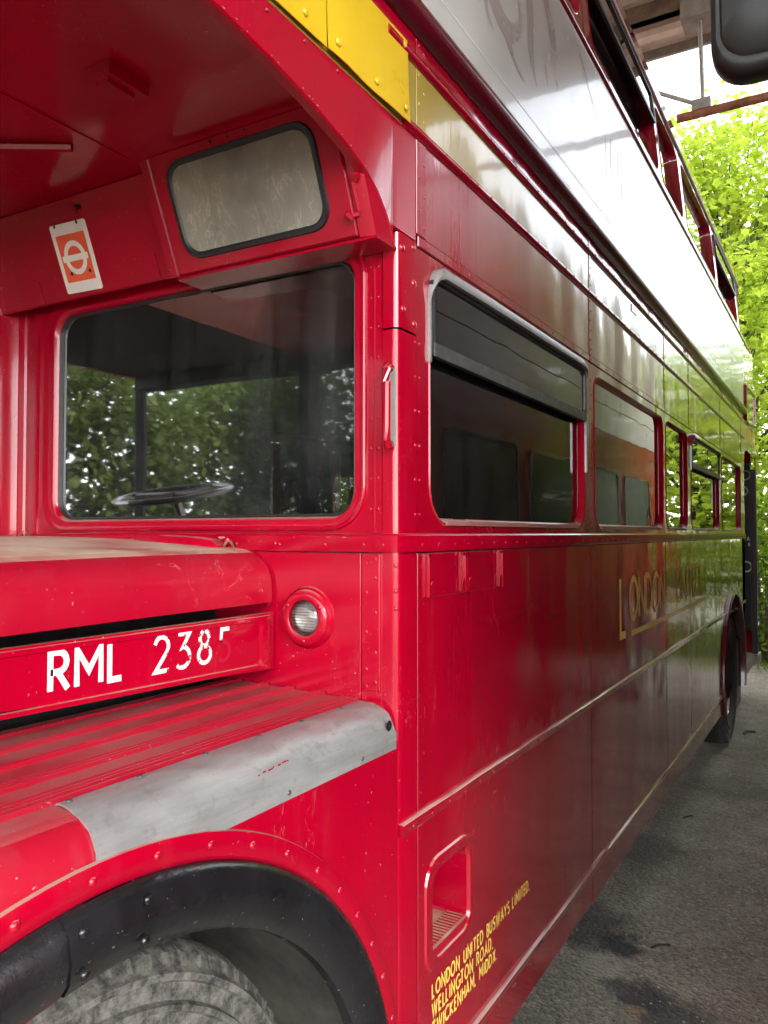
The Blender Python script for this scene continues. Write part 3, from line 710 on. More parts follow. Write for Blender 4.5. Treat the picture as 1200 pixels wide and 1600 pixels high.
curl('ghost_rule', [(0.15, 2.885), (1.0, 2.885), (1.7, 2.885), (2.28, 2.885)], [0.006] * 4, 0.0006, 'drip')
curl('ghost_rule', [(3.55, 2.885), (4.1, 2.885)], [0.006] * 2, 0.0006, 'drip'); curl('ghost_rule', [(4.17, 2.885), (4.9, 2.885)], [0.006] * 2, 0.0006, 'drip')
for k in range(30):
    x = rnd.choice((rnd.uniform(1.55, 2.25), rnd.uniform(2.33, 4.1), rnd.uniform(4.2, 5.9), rnd.uniform(4.2, 5.9)))
    zt = rnd.uniform(3.1, 3.28); l = rnd.uniform(0.06, 0.22); w = rnd.uniform(0.008, 0.035)
    curl('white_residue', [(x, zt), (x + rnd.uniform(-.01, .01), zt - l * 0.5), (x + rnd.uniform(-.01, .01), zt - l)], [w * 0.5, w, 0.002], 0.0006 + 0.00015 * (k % 3), 'drip')
for x0, x1 in ((2.4, 3.5), (2.55, 3.0)):
    for k in range(9):
        x = x0 + (x1 - x0) * k / 9 + rnd.uniform(0, 0.03); curl('white_residue', [(x, 2.885), (x + 0.03, 2.90), (x + 0.05, 2.93)], [0.004, 0.008, 0.002], 0.0012, 'drip')
# top trim of the advert and upper deck window band
bead('upper_trim', -1.70, XE - 0.5, 3.420, 0.026, 0.012, SIDE_, B, base=-0.002)
def upy(z): return 0.004 + 0.055 * max(0, (z - 3.43) / 0.55) ** 1.4
def upx(x): return 0.0 if x < 6.5 else 0.55 * (1 - math.sqrt(max(0, 1 - ((x - 6.5) / 0.95) ** 2)))
UF = lambda d: (lambda u, v: (u, upy(v) - d + upx(u), v))
def up_window(x0, x1, a, b, opener):
    z0, z1 = 3.475, 3.885
    out = rrect(x0, x1, 3.434, 3.945, 0.0008, 5); ed = rrect(a, b, z0, z1, 0.06, 5); inn = rrect(a + 0.02, b - 0.02, z0 + 0.015, z1 - 0.015, 0.05, 5)
    frame('upper_window_surround', out, ed, [(0, -0.006), (0, 0), (1, 0)], SIDE_, B, UF, smooth=False)
    f = frame('upper_window_pan', ed, inn, [(0, 0), (0.15, 0.003), (0.5, -0.010), (1, -0.034), (1, -0.046)], SIDE_, B, UF)
    m = MB(); gx = rrect(a + 0.014, b - 0.014, z0 + 0.01, z1 - 0.01, 0.05, 5); m.loft([lmap(gx, UF(-0.040)), lmap(gx, UF(-0.035))], True, True, True); m.build('pane', 'glass', f)
    if opener:
        o2 = rrect(a + 0.004, b - 0.004, 3.72, z1, 0.02, 4); i2 = rrect(a + 0.018, b - 0.02, 3.745, z1 - 0.014, 0.012, 4)
        frame('vent_frame', o2, i2, [(0, 0.0), (0, 0.012), (0.9, 0.012), (1, 0.004)], 'rubber', f, UF, smooth=False)
        m = MB(); m.loft([lmap(i2, UF(0.001)), lmap(i2, UF(0.004))], True, True, True); m.build('vent_pane', 'glass', f)
        m = MB(); fn = UF(0.013); m.loft([lmap([(b - 0.006, 3.60), (b + 0.01, 3.60)], fn), lmap([(b - 0.006, 3.86), (b + 0.01, 3.86)], fn)], False); m.build('guide_rail', 'galv', f)
up_window(-0.35, 1.3755, -0.22, 1.31, 0)
up_window(1.378, 2.7055, 1.44, 2.66, 1)
up_window(2.708, 3.4105, 2.75, 3.35, 0)
up_window(3.413, 4.7205, 3.48, 4.65, 0)
up_window(4.723, 6.0405, 4.79, 5.97, 1)
up_window(6.043, 7.05, 6.10, 6.98, 0)
plate('upper_corner_panel', -1.72, -0.352, 3.434, 3.945, -0.006, 0, SIDE_, B)
# roof shell
def roof_sec(x):
    k = upx(x); dz = 0.0 if x < 6.4 else 0.5 * (1 - math.sqrt(max(0, 1 - ((x - 6.4) / 1.05) ** 2)))
    pts = [(upy(3.945) + k, 3.945)]
    for i in range(1, 10):
        a = R(180 - 180 * i / 10); c = WB / 2; hw = c - upy(3.945) - k
        pts.append((c + hw * math.copysign(abs(math.cos(a)) ** 0.55, math.cos(a)), 3.945 + (0.43 - dz * 0.8) * math.sin(a) ** 0.75))
    pts.append((WB - upy(3.945) - k, 3.945)); return [(x, y, z) for y, z in pts]
m = MB(); m.loft([roof_sec(x) for x in (-1.72, -1, 0, 1.5, 3, 4.5, 6.0, 6.4, 6.7, 6.95, 7.15, 7.28, 7.38, XE)], False); m.build('roof', SIDE_, B, True)
bead('gutter', -1.7, 6.5, 3.950, 0.016, 0.012, 'galv', B, base=-upy(3.95))
m = MB()
for xa, xb in ((7.05, 7.12), (7.12, 7.2), (7.2, 7.28), (7.28, 7.35), (7.35, XE)):
    for z0, z1 in ((3.434, 3.60), (3.60, 3.78), (3.78, 3.945)):
        m.add([UF(0)(xa, z0), UF(0)(xb, z0), UF(0)(xb, z1), UF(0)(xa, z1)], [(0, 1, 2, 3)])
m.build('rear_dome_side', SIDE_, B, True)

# --- over the platform: panel, blind box, opening, rear
m = MB(); m.loft([[(x, y_, z) for x in (XR + 0.001, 6.8, 7.1, 7.25, 7.36, XE) for y_ in (0.0 + (0 if x < 7.2 else 0.10 * ((x - 7.2) / 0.22) ** 2),)] for z in (2.688, 2.9, 3.1, 3.43)], False); m.build('rear_quarter_panel', SIDE_, B, True)
o2 = rrect(6.36, 7.20, 2.70, 3.06, 0.05, 4); i2 = rrect(6.42, 7.14, 2.75, 3.01, 0.03, 4)
bb = frame('rear_blind_frame', o2, i2, [(0, 0.0), (0.1, 0.02), (0.7, 0.024), (1, 0.01)], SIDE_, B)
m = MB(); m.loft([lmap(i2, SIDE(0.008)), lmap(i2, SIDE(0.011))], True, True, True); m.build('blind_glass', 'blind', bb)
m = MB(); pts = [(XR, 2.528), (XR, 2.30)] + [(XR + 0.02, 2.36), (XR + 0.07, 2.42), (XR + 0.16, 2.445), (7.2, 2.445), (7.3, 2.42), (7.33, 2.33), (7.40, 2.33), (7.40, 2.528)]
m.loft([lmap(pts, SIDE(-0.01)), lmap(pts, SIDE(0.0))], True, True, True); m.build('platform_header', SIDE_, B)
m = MB(); m.box((7.31, 0.0, 0.50), (7.37, 0.05, 2.33)); m.build('platform_post', 'postbrown', B)
m = MB(); m.box((7.37, 0.05, 0.50), (XE - 0.01, WB - 0.02, 3.44)); m.build('rear_wall', SIDE_, B)
m = MB(); m.box((7.352, 0.055, 0.72), (7.368, 0.9, 2.40)); pb = m.build('platform_board', 'black_paint', B)
BF = lambda d: (lambda u, v: (7.352 - d, u, v))
for k, (y, z, r) in enumerate(((0.10, 2.28, 0.045), (0.13, 2.12, 0.05), (0.10, 1.36, 0.05))):
    m = MB(); ribbon(m, arc(y, z, r, 0, 345, 19), 0.014, BF(0.001), True); m.build('printed_ring', 'white', pb)
for k in range(2):
    m = MB(); text(m, ['A', 'Y'] if k % 2 == 0 else ['I', 'I'], 0.065, 1.62 - k * 0.055, 0.036, 0.008, BF, 0.001); m.build('printed_mark', 'white', pb)
m = MB(); m.box((XR - 0.02, 0.02, 0.42), (XE - 0.06, WB - 0.05, 0.50)); m.build('platform_floor', 'galv', B)
m = MB(); m.box((7.30, -0.01, 0.40), (7.56, 0.4, 0.49)); m.build('rear_bumper', 'galv', B)
m = MB(); m.box((XR - 0.04, 0.006, 0.45), (XR - 0.001, 0.5, 2.5)); m.build('platform_bulkhead', 'maroon', B)
arched('side_panel', 6.043, XR, 0.50, 1.65, RWX, RWZ, RWR, SIDE_, B)

# --- bulkhead behind the bonnet
plate('bulkhead_panel', 0.088, 1.19, 1.30, 1.651, -0.006, 0, RED_, B, FRONT)
plate('bulkhead_panel', 0.0365, 0.0865, 0.5, 1.651, -0.006, 0, RED_, B, FRONT)
plate('rivet_strip', 0.042, 0.084, 1.372, 1.648, 0, 0.0015, RED_, B, FRONT)
rivets('strip_rivets', [(-0.0015, 0.052, z) for z in (1.39, 1.45, 1.53, 1.60, 1.638)] + [(-0.0015, 0.073, z) for z in (1.38, 1.415, 1.49, 1.57, 1.63)], RED_, B, (-1, 0, 0), 0.004)
rivets('corner_rivets', [(-0.002 + 0.004, 0.006, z) for z in (1.625, 1.575, 1.54)], RED_, B, (-1, -0.6, 0), 0.0045)
GY0, GY1, GZ0, GZ1 = 0.104, 1.038, 1.727, 2.268
outb = rrect(0.0375, 1.19, 1.6915, 2.335, 0.0008, 7); midb = rrect(0.072, 1.10, 1.696, 2.315, (0.09, 0.09, 0.09, 0.09), 7); innb = rrect(GY0, GY1, GZ0, GZ1, 0.055, 7)
frame('bulkhead_panel', outb, midb, [(0, -0.006), (0, 0), (1, 0)], RED_, B, FRONT, smooth=False)
bw = frame('bulkhead_window', midb, innb, [(0, 0.0), (0.05, 0.006), (0.16, 0.008), (0.30, 0.006), (0.55, 0.004), (0.72, 0.006), (0.85, 0.0045), (1.0, -0.006), (1.0, -0.03)], RED_, B, FRONT)
gl = rrect(GY0 - 0.004, GY1 + 0.004, GZ0 - 0.004, GZ1 + 0.004, 0.057, 7)
m = MB(); m.loft([lmap(gl, FRONT(-0.020)), lmap(gl, FRONT(-0.014))], True, True, True); m.build('pane', 'glass_front', bw)
frame('window_seal', rrect(GY0 + 0.0005, GY1 - 0.0005, GZ0 + 0.0005, GZ1 - 0.0005, 0.055, 7), rrect(GY0 + 0.006, GY1 - 0.006, GZ0 + 0.006, GZ1 - 0.006, 0.05, 7), [(0, -0.004), (0.3, -0.003), (1, -0.013)], 'rubber', bw, FRONT)
rivets('strip_rivets', [(-0.0, 0.046, 1.74 + k * 0.062) for k in range(9)] + [(-0.0, 0.064, 1.74 + k * 0.062) for k in range(9)], RED_, B, (-1, 0, 0), 0.0036)
m = MB(); m.box((-0.002, 0.0535, 1.693), (0.003, 0.0565, 2.33)); m.build('cover_bead', RED_, B)
# post towards the cab on the left
m = MB(); prof = [(0.004, 1.112), (-0.006, 1.114), (-0.008, 1.135), (-0.003, 1.142), (-0.003, 1.165), (-0.009, 1.168), (-0.012, 1.19), (-0.03, 1.20), (-0.06, 1.205), (-0.06, 1.24), (0.004, 1.24)]
m.loft([[(x, y, z) for x, y in prof] for z in (1.6, 2.0, 2.32)], True, True, True); m.build('cab_corner_post', RED_, B, True)
# cab-side handle
m = MB(); hp = [(-0.004, 0.016, 2.022), (-0.020, 0.012, 2.026), (-0.030, 0.009, 2.016), (-0.032, 0.008, 1.99), (-0.032, 0.008, 1.90), (-0.030, 0.009, 1.876), (-0.020, 0.012, 1.866), (-0.004, 0.016, 1.870)]
m.tube(hp, 0.0085, 8); m.build('grab_handle', RED_, B, True)
m = MB(); m.box((-0.003, 0.004, 1.868), (-0.001, 0.020, 2.024)); m.build('handle_plate', 'galv', B)

# --- sloping panel and blind box under the canopy
def slab(name, y0, y1, xb, zb, xt, zt, t, mat, bev=0.004):
    n = Vector((-(zt - zb), 0, (xt - xb))).normalized()
    def P(y, k, d):
        x = xb + (xt - xb) * k + n.x * d; z = zb + (zt - zb) * k + n.z * d; return (x, y, z)
    L = math.hypot(xt - xb, zt - zb); e = bev / L
    m = MB(); m.loft([[P(y0, 0, -t), P(y1, 0, -t), P(y1, 1, -t), P(y0, 1, -t)], [P(y0, 0, -bev), P(y1, 0, -bev), P(y1, 1, -bev), P(y0, 1, -bev)],
                      [P(y0 + bev, e, 0), P(y1 - bev, e, 0), P(y1 - bev, 1 - e, 0), P(y0 + bev, 1 - e, 0)]], True, True, True)
    return m.build(name, mat, B), P, L
cp, CPf, CPL = slab('canopy_cove_panel', 0.535, 1.30, -0.050, 2.284, -0.138, 2.50, 0.04, RED_)
SLF = lambda d: (lambda u, v: CPf(u, v / CPL, d))
# flaps, lip and sticker on it
for y in (0.605, 1.02):
    m = MB(); r1 = rrect(y, y + 0.075, 0.004, 0.065, 0.004, 2); m.loft([lmap(r1, SLF(0)), lmap(r1, SLF(0.0022))], True, True, True); m.build('small_flap', RED_, cp)
m = MB(); r1 = rrect(0.795, 0.99, 0.198, 0.210, 0.006, 3); m.loft([lmap(r1, SLF(0.0004)), lmap(r1, SLF(0.0010))], True, True, True); m.build('lip_shadow', 'dark', cp)  # dark plate put in as the black shadow at the end of the lip
m = MB(); r1 = rrect(0.812, 1.01, 0.190, 0.209, 0.006, 3); m.loft([lmap(r1, SLF(0.0012)), lmap(r1, SLF(0.008))], True, True, True); m.build('slot_lip', RED_, cp)
# sticker, slightly askew, with the roundel
def stf(d):
    f = SLF(d); cy, cv, an = 0.862, 0.096, R(-1.5)
    return lambda u, v: f(cy + (-u) * math.cos(an) + v * math.sin(an), cv + u * math.sin(an) * 1 + v * math.cos(an))
m = MB(); r1 = rrect(-0.064, 0.064, -0.082, 0.082, 0.006, 3); m.loft([lmap(r1, stf(0.0006)), lmap(r1, stf(0.0016))], True, True, True); stk = m.build('sticker', 'white', B)
m = MB(); r1 = rrect(-0.051, 0.051, -0.056, 0.056, 0.0005, 2); m.add(lmap(r1, stf(0.0020)), [tuple(range(len(r1)))]); m.build('orange_field', 'orange', stk)
m = MB(); ribbon(m, arc(0, 0, 0.032, 0, 350, 35, 0.034), 0.0125, stf(0.0024), True); m.build('roundel_ring', 'white', stk)
m = MB(); r1 = rrect(-0.045, 0.045, -0.0075, 0.0075, 0.0004, 2); m.add(lmap(r1, stf(0.0028)), [tuple(range(len(r1)))]); m.build('roundel_bar', 'white', stk)
m = MB()
for u, v in ((-0.028, -0.036), (0.038, -0.036), (-0.044, 0.079), (0.036, 0.078)):
    r1 = arc(u, v, 0.004, 0, 330, 7, 0.005); m.add(lmap(r1, stf(0.003)), [tuple(range(len(r1)))])
m.build('sticker_holes', M['dark'], stk, kind='stuff')
# the box
bx, BXf, BXL = slab('blind_box', 0.040, 0.522, -0.082, 2.268, -0.182, 2.503, 0.09, RED_, 0.006)
bf, _, _ = slab('box_flange', 0.523, 0.553, -0.078, 2.270, -0.176, 2.503, 0.06, RED_, 0.004)
BLF = lambda d: (lambda u, v: BXf(u, v / BXL, d))
og = rrect(0.092, 0.480, 0.028, 0.232, 0.045, 6); ig = rrect(0.106, 0.466, 0.042, 0.218, 0.036, 6)
sl = frame('blind_seal', og, ig, [(0, 0.0), (0.15, 0.006), (0.7, 0.006), (1, 0.0012)], 'rubber', bx, BLF)
m = MB(); m.loft([lmap(ig, BLF(0.0005)), lmap(ig, BLF(0.0025))], True, True, True); m.build('blind_glass', 'blind', bx)
m = MB()
for u, v, rr in ((0.34, 0.2435, 0.0045), (0.295, 0.243, 0.003), (0.25, 0.2445, 0.003)):
    r1 = arc(u, v, rr, 0, 330, 9); m.add(lmap(r1, BLF(0.0006)), [tuple(range(len(r1)))])
m.build('screw_holes', 'dark', bx, kind='stuff')
m = MB(); L = []                                          # rounded cheek between box and canopy edge
for k in range(7):
    v = k / 6; x = -0.082 + (-0.1) * v; z = 2.268 + 0.235 * v; row = []
    for (dy, dx) in ((0.0385, 0.0), (0.022, 0.001), (0.006, 0.007), (-0.003 + 0.008, 0.018), (0.003, 0.04), (0.003, 0.075)): row.append((x + dx, dy, z))
    L.append(row)
m.loft(L, False); m.loft([[(p[0], p[1], p[2]) for p in L[0]], [(-0.0, 0.035, 2.262), (-0.0, 0.03, 2.262), (-0.0, 0.02, 2.262), (-0.0, 0.012, 2.262), (0.0, 0.006, 2.262), (0.0, 0.004, 2.262)]], False)
m.build('box_cheek', RED_, B, True)
m = MB(); m.box((-0.08, 0.002, 2.262), (-0.001, 0.525, 2.2675)); m.build('box_underside', RED_, B)
m = MB(); m.tube([(-0.098, 0.030, 2.312), (-0.125, 0.030, 2.370)], 0.006, 6); m.tube([(-0.10, 0.045, 2.300), (-0.112, 0.052, 2.308)], 0.008, 7); m.tube([(-0.098, 0.03, 2.306), (-0.106, 0.05, 2.303)], 0.005, 6)
m.tube([(-0.118, 0.022, 2.375), (-0.130, 0.022, 2.362)], 0.009, 7); m.build('box_latch', RED_, bx, True)

# --- canopy soffit, two sheets with an overlapping joint
m = MB(); m.box((-1.70, 0.012, 2.500), (-0.05, 0.560, 2.506)); m.build('soffit_panel', RED_, B)
m = MB(); m.box((-1.70, 0.563, 2.502), (-0.05, 1.36, 2.508)); m.build('soffit_panel', RED_, B)
m = MB(); m.box((-1.70, 0.553, 2.497), (-0.20, 0.5595, 2.4995)); m.build('soffit_joint', RED_, B)
m = MB(); m.box((-0.47, 0.30, 2.475), (-0.38, 0.36, 2.4995)); m.box((-0.46, 0.315, 2.468), (-0.40, 0.345, 2.475)); m.build('soffit_bracket', RED_, B)
m = MB(); m.tube([(-0.42, 0.80, 2.492), (-0.30, 0.61, 2.494)], 0.009, 6); m.build('soffit_conduit', RED_, B, True)
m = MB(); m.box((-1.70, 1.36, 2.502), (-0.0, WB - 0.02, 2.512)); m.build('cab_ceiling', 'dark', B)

# --- bonnet
lidp = [(0.3105, 1.541), (0.3095, 1.56), (0.311, 1.580)] + [(0.411 - 0.10 * math.cos(R(a)), 1.580 + 0.078 * math.sin(R(a))) for a in (12, 25, 38, 50, 62, 75, 86)] + [(0.48, 1.664), (0.62, 1.672), (0.85, 1.680), (1.10, 1.684)]
m = MB()
L = []
for x in (-1.55, -1.2, -0.9, -0.6, -0.35, -0.15, -0.03, -0.008):
    L.append([(x, y + 0.02 * max(0, -x - 0.4) * (1 if y < 0.5 else 0), z - 0.012 * max(0, -x - 0.3)) for y, z in lidp])
m.loft(L, False); k = 0.010
m.loft([L[-1], [(-0.008, y + 0.012, z - 0.012) for _, y, z in L[-1]]], False)
m.loft([[r_[0] for r_ in L], [(p[0], p[1] + 0.02, p[2]) for p in (r_[0] for r_ in L)]], False)
bon = m.build('bonnet', 'red_dusty', B, True)
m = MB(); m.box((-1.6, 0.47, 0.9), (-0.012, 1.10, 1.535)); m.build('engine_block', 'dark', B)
def bs(name, pts, d0, d1, mat, par):
    m = MB(); m.loft([[(x, 0.309 - d0, z) for x, z in pts], [(x, 0.309 - d1, z) for x, z in pts]], True, True, True); return m.build(name, mat, par)
def skew(pts): return [(x, z + (0.032 * min(1, -x / 0.65) * (1.521 - z) / 0.125)) for x, z in pts]
sp = bs('bonnet_side', [(-1.5, 1.44), (-0.9, 1.432), (-0.65, 1.427), (-0.3, 1.411), (-0.006, 1.397), (-0.006, 1.519), (-1.5, 1.519)][::1], -0.012, 0.002, RED_, B)
ro = skew(rrect(-1.45, -0.012, 1.401, 1.515, 0.008, 4)); ri = skew(rrect(-1.44, -0.055, 1.411, 1.503, 0.018, 4))
frame('side_rim', ro, ri, [(0, 0.0), (0.1, 0.0035), (0.85, 0.0035), (1, 0.0)], RED_, sp, lambda d: (lambda u, v: (u, 0.307 - d, v)))
LF = lambda d: (lambda u, v: (u, 0.307 - d, v))
m = MB(); e = text(m, list('RML'), -0.567, 1.443, 0.060, 0.0105, LF, 0.0008, 0.30); m.build('painted_letters', 'lettering', sp)
m = MB(); e = text(m, list('238'), -0.350, 1.440, 0.062, 0.0080, LF, 0.0008, 0.36); m.build('painted_digits', 'lettering_worn', sp)
m = MB(); text(m, ['5t'], e + 0.003, 1.437, 0.062, 0.008, LF, 0.0008); m.build('painted_digit', 'lettering', sp)
m = MB(); text(m, ['5b'], e + 0.003, 1.437, 0.062, 0.008, LF, 0.0008); m.build('worn_digit', 'ghost_red', sp)
# lip and wire loop at the rear of the bonnet
m = MB(); L = []
for y, h, w in ((0.425, 0.004, 0.012), (0.44, 0.016, 0.022), (0.50, 0.018, 0.024), (0.60, 0.016, 0.022), (0.66, 0.010, 0.016), (0.70, 0.002, 0.008)):
    z = 1.660 + 0.06 * (y - 0.43); L.append([(-0.045 - w, y, z), (-0.045 - w * 0.7, y, z + h), (-0.03, y, z + h * 1.05), (-0.018, y, z)])
m.loft(L, True, True, True); m.build('bonnet_lip', RED_, bon, True)
m = MB(); m.tube([(-0.03 + 0.010 * math.cos(t), 0.415 + 0.012 * math.sin(t), 1.667 + 0.008 * math.sin(2 * t)) for t in [k * 0.6 for k in range(12)]], 0.0018, 5); m.tube([(-0.03, 0.427, 1.664), (-0.034, 0.45, 1.668), (-0.03, 0.462, 1.674)], 0.0018, 5); m.build('wire_loop', 'rust', bon)
m = MB(); m.tube([(-0.03 + 0.010 * math.cos(t), 1.13 + 0.014 * math.sin(t), 1.69 + 0.008 * math.sin(2 * t)) for t in [k * 0.6 for k in range(12)]], 0.0018, 5); m.build('wire_loop', 'rust', bon)

# --- front wing: ribbed top, rolled edge, side with wheel arch
FWX, FWZ, FWR = -0.73, 0.56, 0.705
top = [(0.43, 1.366)]; y = 0.45
ribs = [0.40, 0.335, 0.325, 0.265, 0.255, 0.195, 0.185, 0.175, 0.125, 0.115, 0.105, 0.092]
for rb in ribs:
    zb = 1.351 + 0.036 * (rb - 0.07)
    top += [(rb + 0.006, zb), (rb + 0.003, zb + 0.005), (rb - 0.001, zb + 0.005), (rb - 0.004, zb)]
wp = top + [(0.075, 1.3505)] + [(0.062 - 0.062 * math.sin(R(a)), 1.2885 + 0.062 * math.cos(R(a))) for a in (10, 25, 40, 55, 70, 85)] + [(0.0005, 1.282)]
m = MB(); m.loft([[(x, yy, zz) for yy, zz in wp] for x in (-1.5, -1.1, -0.75, -0.4, -0.004)], False); wing = m.build('front_wing', 'red_wing', B, True)
arched('wing_side', -1.45, -0.0015, 0.42, 1.281, FWX, FWZ, FWR, RED_, wing, 0.0, 0.004, 60)
m = MB(); m.box((-1.45, 0.32, 1.30), (-0.02, 0.43, 1.35)); m.build('wing_inner', 'dark', wing)
# red lip round the arch
m = MB(); lathe(m, (FWX, 0, FWZ), [(FWR + 0.038, 0.0), (FWR + 0.036, -0.005), (FWR + 0.030, -0.0065), (FWR + 0.004, -0.0065), (FWR - 0.002, -0.002), (FWR - 0.002, 0.05)], 'y', 72, -10, 190); m.build('arch_lip', RED_, wing, True)
rivets('lip_rivets', [(FWX + (FWR + 0.018) * math.cos(R(a)), -0.0065, FWZ + (FWR + 0.018) * math.sin(R(a))) for a in (8, 16, 24, 31, 38, 45, 52, 60, 67.5, 75, 83, 91, 99, 107, 115)], RED_, wing, r=0.0065)
# black arch rubber in two lengths with a riveted joint
arcp = [(FWR - 0.002, -0.003), (FWR - 0.006, -0.014), (FWR - 0.02, -0.022), (FWR - 0.05, -0.024), (FWR - 0.075, -0.018), (FWR - 0.092, -0.006), (FWR - 0.094, 0.012), (FWR - 0.08, 0.03)]
for a0, a1 in ((-20, 86), (92, 185)):
    m = MB(); lathe(m, (FWX, 0, FWZ), arcp, 'y', 60, a0, a1); m.build('arch_rubber', 'arch', wing, True)
m = MB(); lathe(m, (FWX, 0, FWZ), [(r_ + 0.0, o - 0.003) for r_, o in arcp], 'y', 8, 84, 95); m.build('arch_joint', 'arch', wing, True)
rivets('joint_rivets', [(FWX + (FWR - dr) * math.cos(R(a)), -0.027, FWZ + (FWR - dr) * math.sin(R(a))) for a in (85.5, 93.5) for dr in (0.022, 0.07)], 'arch', wing, r=0.007)
# wheel well and wheel
m = MB(); lathe(m, (FWX, 0, FWZ), [(FWR - 0.04, 0.02), (FWR - 0.03, 0.12), (FWR - 0.03, 0.44), (0.1, 0.44)], 'y', 40, -15, 195); m.build('wheel_well', 'well', wing, True)
m = MB(); r1 = arc(FWX + 0.50, FWZ + 0.30, 0.016, 0, 330, 11, 0.013); m.add([(x, 0.435, z) for x, z in r1], [tuple(range(len(r1)))]); m.build('well_hole', 'dark', wing)
def wheel(cx, cz, yo, r, hub, par, tm='tyre'):
    tp = [(hub, yo + 0.03), (hub + 0.02, yo + 0.012), (hub + 0.06, yo), (r - 0.135, yo - 0.004), (r - 0.131, yo - 0.014), (r - 0.122, yo - 0.014), (r - 0.118, yo - 0.003), (r - 0.09, yo - 0.002), (r - 0.086, yo - 0.010), (r - 0.078, yo - 0.010), (r - 0.074, yo), (r - 0.05, yo + 0.002), (r - 0.046, yo - 0.006), (r - 0.036, yo - 0.006), (r - 0.03, yo + 0.006), (r - 0.012, yo + 0.022), (r, yo + 0.05), (r, yo + 0.07), (r - 0.009, yo + 0.072), (r - 0.009, yo + 0.08), (r, yo + 0.082), (r, yo + 0.12), (r - 0.009, yo + 0.122), (r - 0.009, yo + 0.13), (r, yo + 0.132), (r, yo + 0.18), (r - 0.03, yo + 0.24), (hub, yo + 0.24)]
    m = MB(); lathe(m, (cx, 0, cz), tp, 'y', 64); w = m.build('wheel', tm, par, True)
    m = MB()
    for k in range(84):                                  # shoulder lugs
        t = 2 * math.pi * k / 84; ca, sa = math.cos(t), math.sin(t); ta, tb = -sa, ca
        def Q(rr, yy, w_): return (cx + rr * ca + w_ * ta, yy, cz + rr * sa + w_ * tb)
        m.loft([[Q(r - 0.030, yo + 0.005, -0.006), Q(r - 0.030, yo + 0.005, 0.006), Q(r - 0.030, yo + 0.03, 0.006), Q(r - 0.030, yo + 0.03, -0.006)], [Q(r - 0.013, yo + 0.015, -0.005), Q(r - 0.013, yo + 0.015, 0.005), Q(r - 0.002, yo + 0.05, 0.005), Q(r - 0.002, yo + 0.05, -0.005)]], True, False, True)
    m.build('tyre_lugs', tm, w, kind='stuff')
    return w
w = wheel(-0.69, GZ + 0.53, 0.105, 0.53, 0.28, B)
m = MB(); lathe(m, (-0.69, 0, GZ + 0.53), [(0.28, 0.135), (0.272, 0.125), (0.25, 0.15), (0.23, 0.2), (0.12, 0.2), (0.1, 0.16), (0.001, 0.155)], 'y', 40); m.build('rim', 'red_dusty', w, True)
w = wheel(RWX, RWZ - 0.005, 0.035, 0.505, 0.29, B, 'tyre_dark')
m = MB(); lathe(m, (RWX, 0, RWZ - 0.005), [(0.292, 0.065), (0.285, 0.05), (0.272, 0.056), (0.26, 0.10), (0.24, 0.20), (0.12, 0.2), (0.1, 0.16), (0.001, 0.155)], 'y', 40); m.build('rim', 'maroon', w, True)
m = MB(); lathe(m, (RWX, 0, RWZ), [(RWR - 0.01, 0.02), (RWR, 0.5), (0.1, 0.5)], 'y', 40, -15, 195); m.build('wheel_well', 'well', B, True)
m = MB(); m.box((RWX + 0.36, 0.03, 0.25), (RWX + 0.70, 0.30, 0.8)); m.build('mud_flap', 'rubber', B)
# aluminium guard on the edge of the wing
tp = [(-0.0030, 1.268), (-0.0034, 1.284), (-0.0032, 1.292)] + [(0.062 - 0.0654 * math.sin(R(a)), 1.2885 + 0.0654 * math.cos(R(a))) for a in (82, 70, 58, 46, 34, 22, 10, 0)] + [(0.078, 1.3555), (0.082, 1.354), (0.082, 1.350)]
m = MB(); L = []; NX = 44
for i in range(NX + 1):
    x = -0.735 + 0.722 * i / NX; row = []
    for j, (yy, zz) in enumerate(tp):
        k = math.sin(j / (len(tp) - 1) * math.pi) * 0.0022 * (math.sin(x * 37) * math.sin(x * 13 + j) + 0.6 * math.sin(x * 71 + j * 2))
        xx = x
        if i == 0: xx = x + 0.010 * (j / len(tp))
        if i >= NX - 1: xx = x - (0.006 if j > 7 else 0.0)
        row.append((xx, yy - abs(k) * 0.0 + k, zz - k * 0.6))
    L.append(row)
m.loft([[(p[0], p[1] + 0.003, p[2] - 0.002) for p in L[0]]] + L + [[(p[0], p[1] + 0.003, p[2] - 0.003) for p in L[-1]]], False); tr = m.build('wing_guard', 'alu', wing, True)
m = MB(); lathe(m, (-0.040, -0.0022, 1.318), [(0.001, -0.0004), (0.0105, -0.0004)], 'y', 14); m.build('guard_hole', 'dark', tr)
m = MB()
for x in (-0.715, -0.60, -0.47, -0.345, -0.225, -0.10): dome(m, (x, 0.072, 1.3558), (0, 0.05, 1), 0.0045)
for x in (-0.69, -0.36, -0.14): dome(m, (x, -0.0036, 1.279), (0, -1, 0), 0.0045)
m.build('guard_rivets', 'darkmetal', tr, True, 'stuff')
m = MB()
for k in range(7):
    x_ = -0.43 + k * 0.0125; z_ = 1.322 + 0.0006 * k + 0.0008 * (k % 2); w_ = 0.005 + 0.004 * (k % 3)
    r1 = [(x_, z_), (x_ + w_, z_ + 0.0004), (x_ + w_ * 0.9, z_ + 0.0022), (x_ + 0.001, z_ + 0.0016)]
    yy = [0.062 - math.sqrt(max(0, 0.0675 ** 2 - (z - 1.2885) ** 2)) - 0.0006 for x, z in r1]
    m.add([(r1[i][0], yy[i], r1[i][1]) for i in range(4)], [(0, 1, 2, 3)])
m.build('paint_scuff', RED_, tr, kind='stuff')

